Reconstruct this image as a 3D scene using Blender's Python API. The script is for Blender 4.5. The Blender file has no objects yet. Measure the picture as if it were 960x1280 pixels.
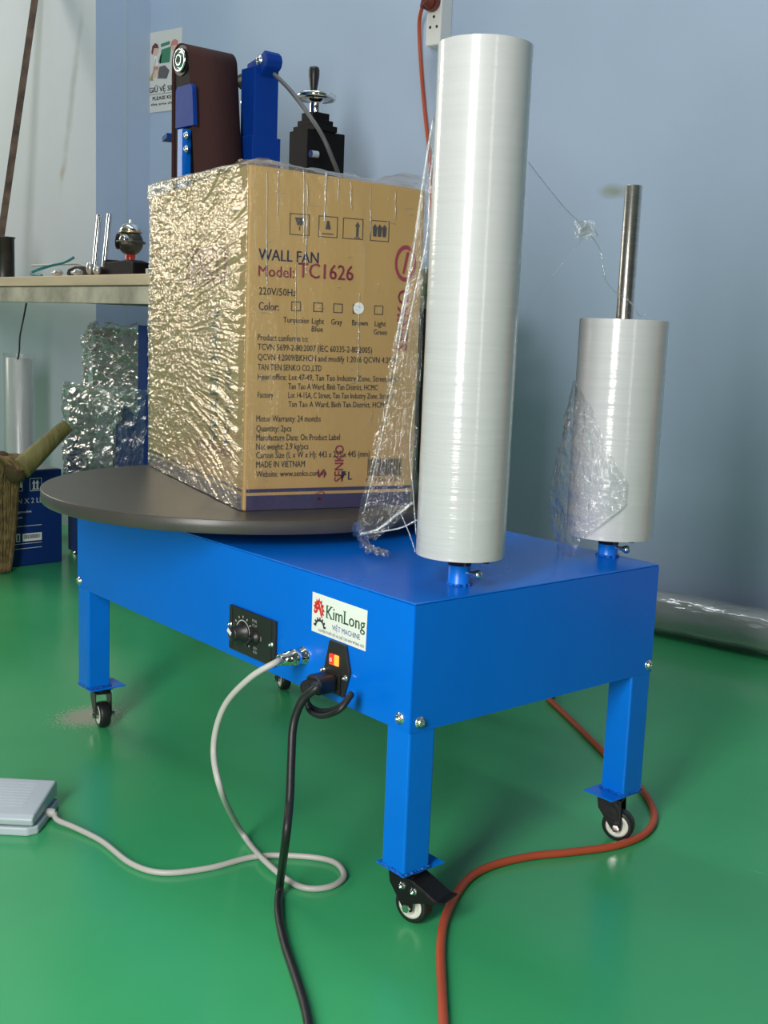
import bpy, bmesh, math, random
import numpy as np
from mathutils import Vector, Matrix, noise
random.seed(4)
PI = math.pi
SC = bpy.context.scene
COL = SC.collection
R = math.radians

# ------------------------------------------------------------------ camera
CAM = Vector((0.606001, -0.875982, 0.598031))
CF = Vector((-0.587118, 0.794052, -0.157398))
CR = Vector((0.799772, 0.599046, 0.038836))
CU = Vector((-0.125126, 0.103082, 0.986771))
FPX = 1426.0
cd = bpy.data.cameras.new('camera')
cam = bpy.data.objects.new('camera', cd)
COL.objects.link(cam)
cam.matrix_world = Matrix((
    (CR.x, CU.x, -CF.x, CAM.x), (CR.y, CU.y, -CF.y, CAM.y), (CR.z, CU.z, -CF.z, CAM.z), (0, 0, 0, 1)))
cd.sensor_fit = 'VERTICAL'
cd.sensor_height = 36.0
cd.lens = 36.0 * FPX / 1280.0
cd.clip_start = 0.02
SC.camera = cam

# ------------------------------------------------------------------ world, lights, exposure
wd = bpy.data.worlds.new('world')
SC.world = wd
wd.use_nodes = True
wd.node_tree.nodes['Background'].inputs[0].default_value = (0.75, 0.85, 1.0, 1)
wd.node_tree.nodes['Background'].inputs[1].default_value = 0.1
SC.view_settings.view_transform = 'Standard'
SC.view_settings.look = 'None'
SC.view_settings.gamma = 1.0
SC.view_settings.exposure = 0.0


def area(name, loc, target, sx, sy, power, color=(1, 1, 1)):
    l = bpy.data.lights.new(name, 'AREA')
    l.shape = 'RECTANGLE'
    l.size, l.size_y = sx, sy
    l.energy = power
    l.color = color
    o = bpy.data.objects.new(name, l)
    COL.objects.link(o)
    o.location = loc
    o.rotation_euler = (Vector(target) - Vector(loc)).to_track_quat('-Z', 'Y').to_euler()
    return o


# two open workshop doors behind the camera, a window on the left that lets in warm light, and the ceiling tubes
area('door_daylight', (0.28, -1.62, 1.08), (-0.05, 0.3, 1.0), 0.40, 1.35, 45, (1.0, 0.985, 0.95))
area('second_door_daylight', (2.5, -1.45, 0.95), (-0.1, 0.3, 0.93), 0.16, 1.7, 4, (1.0, 0.98, 0.95))
area('left_window_daylight', (-3.85, 0.35, 1.65), (-0.2, 0.2, 0.9), 0.8, 1.3, 27, (1.0, 0.92, 0.78))
area('ceiling_tube_front', (-0.6, -0.9, 2.75), (-0.6, -0.9, 0), 1.6, 0.25, 2, (0.96, 0.98, 1.0))
area('ceiling_tube_rear', (-1.3, 0.70, 2.75), (-1.3, 0.70, 0), 2.0, 0.2, 13, (0.96, 0.98, 1.0))


# ------------------------------------------------------------------ helpers
def ray(px, py):
    return CF + CR * ((px - 480) / FPX) - CU * ((py - 640) / FPX)


def at_y(px, py, Y):
    v = ray(px, py)
    return CAM + v * ((Y - CAM.y) / v.y)


def at_x(px, py, X):
    v = ray(px, py)
    return CAM + v * ((X - CAM.x) / v.x)


def at_z(px, py, Z):
    v = ray(px, py)
    return CAM + v * ((Z - CAM.z) / v.z)


def at_plane(px, py, o, n):
    v = ray(px, py)
    return CAM + v * ((Vector(o) - CAM).dot(n) / v.dot(n))


# ---- materials
MATS = {}


def mat(name, color=(0.5, 0.5, 0.5), rough=0.5, metal=0.0, bump=0.0, bscale=60.0, bstretch=(1, 1, 1),
        var=0.0, vscale=8.0, coat=0.0, coat_rough=0.1, spec=0.5, trans=0.0, emit=None, estr=0.0, aniso=0.0, rvar=0.0, sheen=0.0):
    m = bpy.data.materials.new(name)
    m.use_nodes = True
    nt = m.node_tree
    N, L = nt.nodes, nt.links
    b = N['Principled BSDF']
    b.inputs['Base Color'].default_value = (*color, 1)
    b.inputs['Roughness'].default_value = rough
    b.inputs['Metallic'].default_value = metal
    b.inputs['Coat Weight'].default_value = coat
    b.inputs['Coat Roughness'].default_value = coat_rough
    b.inputs['Specular IOR Level'].default_value = spec
    b.inputs['Transmission Weight'].default_value = trans
    b.inputs['Anisotropic'].default_value = aniso
    b.inputs['Sheen Weight'].default_value = sheen
    if emit:
        b.inputs['Emission Color'].default_value = (*emit, 1)
        b.inputs['Emission Strength'].default_value = estr
    tc = N.new('ShaderNodeTexCoord')
    mp = N.new('ShaderNodeMapping')
    mp.inputs['Scale'].default_value = bstretch
    L.new(tc.outputs['Object'], mp.inputs['Vector'])
    if bump:
        n = N.new('ShaderNodeTexNoise')
        n.inputs['Scale'].default_value = bscale
        n.inputs['Detail'].default_value = 4
        L.new(mp.outputs[0], n.inputs['Vector'])
        bp = N.new('ShaderNodeBump')
        bp.inputs['Strength'].default_value = bump
        bp.inputs['Distance'].default_value = 0.01
        L.new(n.outputs['Fac'], bp.inputs['Height'])
        L.new(bp.outputs[0], b.inputs['Normal'])
        if coat:
            L.new(bp.outputs[0], b.inputs['Coat Normal'])
    if var or rvar:
        n2 = N.new('ShaderNodeTexNoise')
        n2.inputs['Scale'].default_value = vscale
        n2.inputs['Detail'].default_value = 6
        L.new(mp.outputs[0], n2.inputs['Vector'])
    if var:
        rp = N.new('ShaderNodeValToRGB')
        rp.color_ramp.elements[0].position = 0.3
        rp.color_ramp.elements[1].position = 0.7
        lo = [max(0, c * (1 - var)) for c in color]
        hi = [min(1, c * (1 + var)) for c in color]
        rp.color_ramp.elements[0].color = (*lo, 1)
        rp.color_ramp.elements[1].color = (*hi, 1)
        L.new(n2.outputs['Fac'], rp.inputs[0])
        L.new(rp.outputs[0], b.inputs['Base Color'])
    if rvar:
        mr = N.new('ShaderNodeMapRange')
        mr.inputs['To Min'].default_value = max(0, rough - rvar)
        mr.inputs['To Max'].default_value = rough + rvar
        L.new(n2.outputs['Fac'], mr.inputs['Value'])
        L.new(mr.outputs[0], b.inputs['Roughness'])
    MATS[name] = m
    return m


def film_mat(name, haze=0.05, fres=0.35, rough=0.06, bump=0.5, bscale=120.0, stretch=(1, 1, 1), tint=(0.95, 0.97, 1.0), base=0.03, milky=(0.85, 0.87, 0.88)):
    """clear cling film: see-through, glossy at its wrinkles, a trace of milky haze"""
    m = bpy.data.materials.new(name)
    m.use_nodes = True
    nt = m.node_tree
    N, L = nt.nodes, nt.links
    N.remove(N['Principled BSDF'])
    out = N['Material Output']
    tr = N.new('ShaderNodeBsdfTransparent')
    tr.inputs[0].default_value = (0.97, 0.975, 0.98, 1)
    gl = N.new('ShaderNodeBsdfGlossy')
    gl.inputs['Color'].default_value = (*tint, 1)
    gl.inputs['Roughness'].default_value = rough
    df = N.new('ShaderNodeBsdfDiffuse')
    df.inputs[0].default_value = (*milky, 1)
    tc = N.new('ShaderNodeTexCoord')
    mp = N.new('ShaderNodeMapping')
    mp.inputs['Scale'].default_value = stretch
    L.new(tc.outputs['Object'], mp.inputs['Vector'])
    n = N.new('ShaderNodeTexNoise')
    n.inputs['Scale'].default_value = bscale
    n.inputs['Detail'].default_value = 3
    L.new(mp.outputs[0], n.inputs['Vector'])
    bp = N.new('ShaderNodeBump')
    bp.inputs['Strength'].default_value = bump
    bp.inputs['Distance'].default_value = 0.01
    L.new(n.outputs['Fac'], bp.inputs['Height'])
    L.new(bp.outputs[0], gl.inputs['Normal'])
    lw = N.new('ShaderNodeLayerWeight')
    lw.inputs['Blend'].default_value = 0.25
    L.new(bp.outputs[0], lw.inputs['Normal'])
    mr = N.new('ShaderNodeMapRange')
    mr.inputs['To Min'].default_value = base
    mr.inputs['To Max'].default_value = fres
    pw = N.new('ShaderNodeMath')
    pw.operation = 'POWER'
    pw.inputs[1].default_value = 1.6
    L.new(lw.outputs['Facing'], pw.inputs[0])
    L.new(pw.outputs[0], mr.inputs['Value'])
    m1 = N.new('ShaderNodeMixShader')
    m1.inputs[0].default_value = haze
    L.new(tr.outputs[0], m1.inputs[1])
    L.new(df.outputs[0], m1.inputs[2])
    m2 = N.new('ShaderNodeMixShader')
    L.new(mr.outputs[0], m2.inputs[0])
    L.new(m1.outputs[0], m2.inputs[1])
    L.new(gl.outputs[0], m2.inputs[2])
    L.new(m2.outputs[0], out.inputs['Surface'])
    MATS[name] = m
    return m


# ---- mesh builder
class MB:
    def __init__(s):
        s.v, s.f, s.mi, s.sm = [], [], [], []

    def add(s, verts, faces, mi=0, smooth=False, M=None):
        o = len(s.v)
        for p in verts:
            p = Vector(p)
            s.v.append(tuple(M @ p if M else p))
        for f in faces:
            s.f.append(tuple(i + o for i in f))
            s.mi.append(mi)
            s.sm.append(smooth)
        return s

    def box(s, x0, x1, y0, y1, z0, z1, mi=0, M=None):
        v = [(x, y, z) for z in (z0, z1) for y in (y0, y1) for x in (x0, x1)]
        return s.add(v, [(0, 2, 3, 1), (4, 5, 7, 6), (0, 1, 5, 4), (2, 6, 7, 3), (0, 4, 6, 2), (1, 3, 7, 5)], mi, False, M)

    def lathe(s, prof, n=24, mi=0, M=None, smooth=True, caps=True, a0=0.0, a1=2 * PI):
        """profile of (radius, z), turned about z"""
        full = abs(a1 - a0 - 2 * PI) < 1e-6
        m = n if full else n + 1
        v, f = [], []
        for r, z in prof:
            for i in range(m):
                a = a0 + (a1 - a0) * i / n
                v.append((r * math.cos(a), r * math.sin(a), z))
        for k in range(len(prof) - 1):
            for i in range(n):
                j = (i + 1) % m
                f.append((k * m + i, k * m + j, (k + 1) * m + j, (k + 1) * m + i))
        s.add(v, f, mi, smooth, M)
        if caps and full:
            for k, rev in ((0, True), (len(prof) - 1, False)):
                if prof[k][0] > 1e-6:
                    c = [(prof[k][0] * math.cos(2 * PI * i / n), prof[k][0] * math.sin(2 * PI * i / n), prof[k][1]) for i in range(n)]
                    s.add(c, [tuple(reversed(range(n))) if rev else tuple(range(n))], mi, False, M)
        return s

    def cyl(s, p0, p1, r, n=16, mi=0, r1=None, smooth=True):
        p0, p1 = Vector(p0), Vector(p1)
        d = p1 - p0
        M = Matrix.Translation(p0) @ d.to_track_quat('Z', 'Y').to_matrix().to_4x4()
        return s.lathe([(r, 0), (r if r1 is None else r1, d.length)], n, mi, M, smooth)

    def prism(s, poly, h0, h1, mi=0, M=None):
        n = len(poly)
        v = [(x, y, h0) for x, y in poly] + [(x, y, h1) for x, y in poly]
        f = [tuple(reversed(range(n))), tuple(range(n, 2 * n))]
        for i in range(n):
            j = (i + 1) % n
            f.append((i, j, n + j, n + i))
        return s.add(v, f, mi, False, M)

    def flat(s, poly, z=0.0, mi=0, M=None):
        return s.add([(x, y, z) for x, y in poly], [tuple(range(len(poly)))], mi, False, M)

    def sphere(s, c, r, n=12, mi=0, sc=(1, 1, 1)):
        prof = [(max(1e-5, r * math.sin(PI * k / n)), -r * math.cos(PI * k / n)) for k in range(n + 1)]
        M = Matrix.Translation(Vector(c)) @ Matrix.Diagonal((*sc, 1))
        return s.lathe(prof, 2 * n, mi, M, True, False)

    def tube(s, pts, r, n=8, mi=0, res=8, radii=None, caps=True):
        pts = [Vector(p) for p in pts]
        P = spline(pts, res) if res > 1 else pts
        m = len(P)
        rr = [r] * m
        if radii:
            rr = [float(np.interp(i / (m - 1), np.linspace(0, 1, len(radii)), radii)) for i in range(m)]
        t0 = (P[1] - P[0]).normalized()
        up = Vector((0, 0, 1)) if abs(t0.z) < 0.9 else Vector((1, 0, 0))
        nrm = (up - t0 * up.dot(t0)).normalized()
        v, f = [], []
        for i in range(m):
            t = (P[min(i + 1, m - 1)] - P[max(i - 1, 0)]).normalized()
            nrm = (nrm - t * nrm.dot(t)).normalized()
            b = t.cross(nrm)
            for k in range(n):
                a = 2 * PI * k / n
                v.append(P[i] + (nrm * math.cos(a) + b * math.sin(a)) * rr[i])
        for i in range(m - 1):
            for k in range(n):
                j = (k + 1) % n
                f.append((i * n + k, i * n + j, (i + 1) * n + j, (i + 1) * n + k))
        if caps:
            f.append(tuple(reversed(range(n))))
            f.append(tuple((m - 1) * n + k for k in range(n)))
        return s.add(v, f, mi, True)

    def mesh(s, name):
        me = bpy.data.meshes.new(name)
        me.from_pydata(s.v, [], s.f)
        me.polygons.foreach_set('material_index', s.mi)
        me.polygons.foreach_set('use_smooth', s.sm)
        me.update()
        return me

    def build(s, name, mats, parent=None, loc=None, rot=None, bevel=0.0, seg=2, angle=35):
        if not isinstance(mats, (list, tuple)):
            mats = [mats]
        me = s.mesh(name)
        for m in mats:
            me.materials.append(MATS[m] if isinstance(m, str) else m)
        o = bpy.data.objects.new(name, me)
        COL.objects.link(o)
        if parent:
            o.parent = parent
        if loc is not None:
            o.location = loc
        if rot is not None:
            o.rotation_euler = rot
        if bevel:
            b = o.modifiers.new('bevel', 'BEVEL')
            b.width = bevel
            b.segments = seg
            b.limit_method = 'ANGLE'
            b.angle_limit = R(angle)
            b.harden_normals = False
        return o


def spline(P, res):
    out = []
    n = len(P)
    for i in range(n - 1):
        p0, p1, p2, p3 = P[max(i - 1, 0)], P[i], P[i + 1], P[min(i + 2, n - 1)]
        # centripetal-like Catmull-Rom
        for k in range(res):
            t = k / res
            a = -0.5 * p0 + 1.5 * p1 - 1.5 * p2 + 0.5 * p3
            b = p0 - 2.5 * p1 + 2 * p2 - 0.5 * p3
            c = -0.5 * p0 + 0.5 * p2
            out.append(a * t ** 3 + b * t * t + c * t + p1)
    out.append(P[-1])
    return out


def grid(V, name, mats, parent=None, closed_u=False, smooth=True):
    """V: array (nu, nv, 3)"""
    nu, nv = V.shape[:2]
    iu = np.arange(nu if closed_u else nu - 1)
    a = (iu[:, None] * nv + np.arange(nv - 1)[None]).ravel()
    b = (((iu + 1) % nu)[:, None] * nv + np.arange(nv - 1)[None]).ravel()
    F = np.stack([a, b, b + 1, a + 1], 1)
    me = bpy.data.meshes.new(name)
    me.from_pydata(V.reshape(-1, 3).tolist(), [], F.tolist())
    me.polygons.foreach_set('use_smooth', [smooth] * len(F))
    for m in (mats if isinstance(mats, (list, tuple)) else [mats]):
        me.materials.append(MATS[m])
    me.update()
    o = bpy.data.objects.new(name, me)
    COL.objects.link(o)
    if parent:
        o.parent = parent
    return o


RNG = np.random.RandomState(7)
PERM = RNG.rand(256, 256)


def vnoise(x, y, seed=0):
    x = np.asarray(x, float) + seed * 17.3
    y = np.asarray(y, float) + seed * 9.7
    xi, yi = np.floor(x).astype(int), np.floor(y).astype(int)
    fx, fy = x - xi, y - yi
    fx = fx * fx * (3 - 2 * fx)
    fy = fy * fy * (3 - 2 * fy)
    g = lambda a, b: PERM[a % 256, b % 256]
    return (g(xi, yi) * (1 - fx) + g(xi + 1, yi) * fx) * (1 - fy) + (g(xi, yi + 1) * (1 - fx) + g(xi + 1, yi + 1) * fx) * fy


def ridge(x, y, seed=0):
    return 1 - np.abs(2 * vnoise(x, y, seed) - 1)


def empty(name, loc=(0, 0, 0), rz=0.0, label=None, cat=None, group=None):
    o = bpy.data.objects.new(name, None)
    o.empty_display_size = 0.05
    COL.objects.link(o)
    o.location = loc
    o.rotation_euler = (0, 0, rz)
    if label:
        tag(o, label, cat, group)
    return o


def tag(o, label, cat, group=None):
    o['label'] = label
    o['category'] = cat
    if group:
        o['group'] = group
    return o


def struct(o):
    o['kind'] = 'structure'
    return o


TXT = {}


def text_poly(s, bold=0.0):
    key = (s, bold)
    if key in TXT:
        return TXT[key]
    c = bpy.data.curves.new('text', 'FONT')
    c.body = s
    c.size = 1.0
    c.resolution_u = 2
    c.offset = bold
    o = bpy.data.objects.new('text', c)
    COL.objects.link(o)
    bpy.context.view_layer.update()
    me = o.to_mesh()
    v = np.array([tuple(p.co) for p in me.vertices]) if len(me.vertices) else np.zeros((0, 3))
    f = [tuple(p.vertices) for p in me.polygons]
    o.to_mesh_clear()
    bpy.data.objects.remove(o)
    bpy.data.curves.remove(c)
    TXT[key] = (v, f)
    return v, f


def put_text(mb, s, x0, x1, y0, cap, mi=0, M=None, bold=0.0, z=0.0):
    """flat lettering from x0 to x1, baseline y0, capital height cap (x1 None keeps the natural width)"""
    v, f = text_poly(s)
    if not len(v):
        return
    k = cap / 0.70
    w = v[:, 0].max() - v[:, 0].min()
    kx = k if x1 is None else (x1 - x0) / w
    for sh in ((-bold * 1.3, bold * 1.3) if bold else (0.0,)):
        P = [((p[0] - v[:, 0].min() + sh) * kx + x0, p[1] * k + y0, z) for p in v]
        mb.add(P, f, mi, False, M)


# ------------------------------------------------------------------ materials
def floor_mat():
    m = mat('green_epoxy', (0.028, 0.24, 0.105), 0.2, bump=0.02, bscale=9, spec=0.5)
    N, L = m.node_tree.nodes, m.node_tree.links
    b = N['Principled BSDF']
    tc = N.new('ShaderNodeTexCoord')
    n = N.new('ShaderNodeTexNoise')
    n.inputs['Scale'].default_value = 2.3
    n.inputs['Detail'].default_value = 7
    L.new(tc.outputs['Object'], n.inputs['Vector'])
    rp = N.new('ShaderNodeValToRGB')
    rp.color_ramp.elements[0].position = 0.3
    rp.color_ramp.elements[1].position = 0.72
    rp.color_ramp.elements[0].color = (0.042, 0.36, 0.135, 1)
    rp.color_ramp.elements[1].color = (0.060, 0.42, 0.160, 1)
    L.new(n.outputs['Fac'], rp.inputs[0])
    # bare worn patch with concrete grit near the far left wheel
    ws = N.new('ShaderNodeVectorMath')
    ws.operation = 'SUBTRACT'
    ws.inputs[1].default_value = (-0.735, 0.205, 0)
    L.new(tc.outputs['Object'], ws.inputs[0])
    sc = N.new('ShaderNodeVectorMath')
    sc.operation = 'MULTIPLY'
    sc.inputs[1].default_value = (1.25, 1.0, 1)
    L.new(ws.outputs[0], sc.inputs[0])
    ln = N.new('ShaderNodeVectorMath')
    ln.operation = 'LENGTH'
    L.new(sc.outputs[0], ln.inputs[0])
    g = N.new('ShaderNodeTexNoise')
    g.inputs['Scale'].default_value = 260
    g.inputs['Detail'].default_value = 5
    L.new(tc.outputs['Object'], g.inputs['Vector'])
    mr = N.new('ShaderNodeMapRange')
    mr.inputs['From Min'].default_value = 0.0
    mr.inputs['From Max'].default_value = 0.105
    mr.inputs['To Min'].default_value = 0.68
    mr.inputs['To Max'].default_value = 0.0
    L.new(ln.outputs['Value'], mr.inputs['Value'])
    ad = N.new('ShaderNodeMath')
    ad.operation = 'ADD'
    L.new(mr.outputs[0], ad.inputs[0])
    L.new(g.outputs['Fac'], ad.inputs[1])
    st = N.new('ShaderNodeMapRange')
    st.inputs['From Min'].default_value = 0.80
    st.inputs['From Max'].default_value = 0.98
    L.new(ad.outputs[0], st.inputs['Value'])
    mx = N.new('ShaderNodeMix')
    mx.data_type = 'RGBA'
    L.new(st.outputs[0], mx.inputs['Factor'])
    L.new(rp.outputs[0], mx.inputs['A'])
    mx.inputs['B'].default_value = (0.36, 0.37, 0.28, 1)
    # fine pale scuffs
    sn = N.new('ShaderNodeTexNoise')
    sn.inputs['Scale'].default_value = 38
    sn.inputs['Detail'].default_value = 2
    mp = N.new('ShaderNodeMapping')
    mp.inputs['Scale'].default_value = (0.35, 1.6, 1)
    mp.inputs['Rotation'].default_value = (0, 0, 0.7)
    L.new(tc.outputs['Object'], mp.inputs['Vector'])
    L.new(mp.outputs[0], sn.inputs['Vector'])
    sr = N.new('ShaderNodeMapRange')
    sr.inputs['From Min'].default_value = 0.76
    sr.inputs['From Max'].default_value = 0.84
    sr.inputs['To Max'].default_value = 0.45
    L.new(sn.outputs['Fac'], sr.inputs['Value'])
    mx2 = N.new('ShaderNodeMix')
    mx2.data_type = 'RGBA'
    L.new(sr.outputs[0], mx2.inputs['Factor'])
    L.new(mx.outputs['Result'], mx2.inputs['A'])
    mx2.inputs['B'].default_value = (0.35, 0.55, 0.42, 1)
    L.new(mx2.outputs['Result'], b.inputs['Base Color'])
    rr = N.new('ShaderNodeMapRange')
    rr.inputs['To Min'].default_value = 0.17
    rr.inputs['To Max'].default_value = 0.3
    L.new(n.outputs['Fac'], rr.inputs['Value'])
    rm = N.new('ShaderNodeMath')
    rm.operation = 'MAXIMUM'
    L.new(rr.outputs[0], rm.inputs[0])
    ms = N.new('ShaderNodeMath')
    ms.operation = 'MULTIPLY'
    ms.inputs[1].default_value = 0.7
    L.new(st.outputs[0], ms.inputs[0])
    L.new(ms.outputs[0], rm.inputs[1])
    L.new(rm.outputs[0], b.inputs['Roughness'])


def wall_mat(name, color, spots):
    """painted wall; spots: list of (world point, (rx, ry, rz), colour, amount) for stains on the paint"""
    m = mat(name, color, 0.5, bump=0.06, bscale=14, spec=0.35)
    N, L = m.node_tree.nodes, m.node_tree.links
    b = N['Principled BSDF']
    tc = N.new('ShaderNodeTexCoord')
    n = N.new('ShaderNodeTexNoise')
    n.inputs['Scale'].default_value = 2.2
    n.inputs['Detail'].default_value = 6
    L.new(tc.outputs['Object'], n.inputs['Vector'])
    rp = N.new('ShaderNodeValToRGB')
    rp.color_ramp.elements[0].position = 0.3
    rp.color_ramp.elements[1].position = 0.7
    rp.color_ramp.elements[0].color = (*[c * 0.94 for c in color], 1)
    rp.color_ramp.elements[1].color = (*[c * 1.05 for c in color], 1)
    L.new(n.outputs['Fac'], rp.inputs[0])
    last = rp.outputs[0]
    for p, rad, c, amt, rotz in spots:
        mp = N.new('ShaderNodeMapping')
        mp.vector_type = 'TEXTURE'
        mp.inputs['Location'].default_value = p
        mp.inputs['Rotation'].default_value = (0, rotz, 0)
        mp.inputs['Scale'].default_value = rad
        L.new(tc.outputs['Object'], mp.inputs['Vector'])
        ln = N.new('ShaderNodeVectorMath')
        ln.operation = 'LENGTH'
        L.new(mp.outputs[0], ln.inputs[0])
        gn = N.new('ShaderNodeTexNoise')
        gn.inputs['Scale'].default_value = 25
        gn.inputs['Detail'].default_value = 4
        L.new(tc.outputs['Object'], gn.inputs['Vector'])
        ad = N.new('ShaderNodeMath')
        ad.operation = 'ADD'
        L.new(ln.outputs['Value'], ad.inputs[0])
        L.new(gn.outputs['Fac'], ad.inputs[1])
        mr = N.new('ShaderNodeMapRange')
        mr.inputs['From Min'].default_value = 0.7
        mr.inputs['From Max'].default_value = 1.5
        mr.inputs['To Min'].default_value = amt
        mr.inputs['To Max'].default_value = 0
        L.new(ad.outputs[0], mr.inputs['Value'])
        mx = N.new('ShaderNodeMix')
        mx.data_type = 'RGBA'
        L.new(mr.outputs[0], mx.inputs['Factor'])
        L.new(last, mx.inputs['A'])
        mx.inputs['B'].default_value = (*c, 1)
        last = mx.outputs['Result']
    L.new(last, b.inputs['Base Color'])
    return m


WALL_Y = 1.40
COL_X, COL_Y = -1.951, 1.208
floor_mat()
sp = at_y(768, 239, WALL_Y)
wall_mat('blue_wall', (0.42, 0.53, 0.70), [((sp.x, sp.y, sp.z), (0.05, 0.05, 0.018), (0.27, 0.30, 0.20), 0.75, 0.1)])
s1, s2 = at_y(103, 10, COL_Y), at_y(78, 225, COL_Y)
mid = (s1 + s2) / 2
wall_mat('pale_wall', (0.53, 0.585, 0.66), [((mid.x, COL_Y, mid.z), (0.018, 0.1, 0.28), (0.33, 0.36, 0.36), 0.7, math.atan2(s1.x - s2.x, s1.z - s2.z)),
                                           ((s2.x, COL_Y, s2.z + 0.02), (0.012, 0.1, 0.03), (0.30, 0.25, 0.16), 0.6, 0.3)])
mat('grey_wall', (0.16, 0.18, 0.20), 0.7, bump=0.05)
mat('joint_line', (0.40, 0.52, 0.60), 0.5)
mat('ceiling_white', (0.45, 0.47, 0.48), 0.8, bump=0.05)
mat('machine_blue', (0.0, 0.155, 0.72), 0.26, bump=0.012, bscale=45, var=0.04, vscale=6, spec=0.5, rvar=0.05)
mat('leg_blue', (0.0, 0.165, 0.72), 0.32, bump=0.05, bscale=60, var=0.05, vscale=12)
mat('weld_blue', (0.0, 0.13, 0.60), 0.3, bump=0.9, bscale=250)
mat('turntable_black', (0.062, 0.056, 0.050), 0.36, bump=0.03, bscale=400, var=0.1, vscale=20)
mat('rubber_black', (0.012, 0.012, 0.013), 0.45, bump=0.05, bscale=300)
mat('black_steel', (0.010, 0.010, 0.011), 0.42, spec=0.28, bump=0.1, bscale=180)
mat('black_plastic', (0.014, 0.014, 0.015), 0.4)
mat('dark_panel', (0.022, 0.022, 0.022), 0.38, bump=0.03, bscale=200)
mat('matte_black', (0.007, 0.007, 0.008), 0.6, spec=0.12, bump=0.05, bscale=120)
mat('zinc', (0.75, 0.74, 0.72), 0.22, metal=1.0, bump=0.05, bscale=120)
mat('chrome', (0.82, 0.82, 0.82), 0.1, metal=1.0)
mat('steel_rod', (0.58, 0.54, 0.50), 0.25, metal=1.0, bump=0.05, bscale=60, bstretch=(1, 1, 20), var=0.15, vscale=12)
mat('brass', (0.55, 0.38, 0.18), 0.3, metal=1.0, bump=0.2, bscale=60)
mat('hub_white', (0.78, 0.77, 0.68), 0.4)
mat('cardboard', (0.45, 0.28, 0.098), 0.65, bump=0.06, bscale=40, bstretch=(1, 1, 0.25), var=0.04, vscale=9)
mat('print_navy', (0.025, 0.022, 0.085), 0.6)
mat('print_black', (0.03, 0.03, 0.045), 0.6)
mat('print_grey', (0.05, 0.045, 0.05), 0.6)
mat('print_red', (0.30, 0.03, 0.06), 0.6)
mat('print_white', (0.85, 0.85, 0.85), 0.5)
mat('print_green', (0.01, 0.12, 0.04), 0.5)
mat('print_blue', (0.08, 0.09, 0.42), 0.5)
mat('label_white', (0.83, 0.85, 0.80), 0.35)
mat('logo_red', (0.65, 0.03, 0.02), 0.45)
mat('lamp_red', (0.7, 0.02, 0.01), 0.25, emit=(1.0, 0.05, 0.02), estr=0.9)
mat('lamp_orange', (0.9, 0.2, 0.03), 0.25, emit=(1.0, 0.22, 0.03), estr=2.2)
mat('grey_cable', (0.50, 0.48, 0.45), 0.45)
mat('orange_cable', (0.46, 0.075, 0.028), 0.45, var=0.25, vscale=4)
mat('red_cable', (0.42, 0.03, 0.03), 0.45)
mat('pedal_grey', (0.47, 0.53, 0.58), 0.42, bump=0.05, bscale=300)
mat('belt_brown', (0.060, 0.022, 0.020), 0.75, bump=0.35, bscale=900, spec=0.3)
mat('grinder_blue', (0.0, 0.04, 0.30), 0.55, spec=0.2, bump=0.05, bscale=60)
mat('wood_board', (0.66, 0.50, 0.34), 0.6, bump=0.2, bscale=30, bstretch=(0.15, 1, 1), var=0.25, vscale=14)
mat('rail_steel', (0.46, 0.41, 0.33), 0.55, bump=0.2, bscale=40, var=0.4, vscale=13)
mat('rusty_bar', (0.10, 0.065, 0.045), 0.75, bump=0.4, bscale=90, var=0.5, vscale=25)
mat('dark_pipe', (0.06, 0.06, 0.06), 0.35, metal=0.8, var=0.3, vscale=20)
mat('teal_hose', (0.02, 0.22, 0.24), 0.35)
mat('white_plastic', (0.72, 0.74, 0.75), 0.4)
mat('silver_paint', (0.62, 0.62, 0.60), 0.3, metal=0.7)
mat('carton_blue', (0.004, 0.03, 0.17), 0.5, spec=0.3, bump=0.06, bscale=30)
mat('carton_edge', (0.32, 0.34, 0.36), 0.6)
mat('straw', (0.20, 0.135, 0.055), 0.8, bump=0.3, bscale=300, var=0.5, vscale=60)
mat('straw_core', (0.085, 0.055, 0.022), 0.9, bump=0.5, bscale=200)
mat('olive_handle', (0.17, 0.15, 0.045), 0.6, bump=0.4, bscale=120, bstretch=(1, 1, 0.15), var=0.35, vscale=30)
mat('poster_paper', (0.72, 0.73, 0.70), 0.5)
mat('ink_green', (0.06, 0.25, 0.14), 0.5)
mat('ink_dark_green', (0.04, 0.16, 0.09), 0.5)
mat('ink_hair', (0.16, 0.05, 0.05), 0.5)
mat('ink_skin', (0.75, 0.50, 0.40), 0.5)
mat('ink_pink', (0.62, 0.25, 0.24), 0.5)
mat('ink_grey', (0.13, 0.13, 0.14), 0.5)
mat('ink_yellow', (0.45, 0.33, 0.12), 0.5)
mat('socket_white', (0.78, 0.78, 0.76), 0.35)
mat('plug_brown', (0.16, 0.03, 0.022), 0.4)
mat('wrapped_dark', (0.035, 0.035, 0.05), 0.4, var=0.3, vscale=9)
mat('wrapped_blue', (0.004, 0.03, 0.17), 0.55, spec=0.2)
mat('olive_paint', (0.06, 0.065, 0.05), 0.35, metal=0.5, bump=0.3, bscale=50, var=0.4, vscale=30)
mat('red_glow_glass', (0.5, 0.03, 0.02), 0.15)
mat('red_paint', (0.60, 0.05, 0.02), 0.5)

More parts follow.
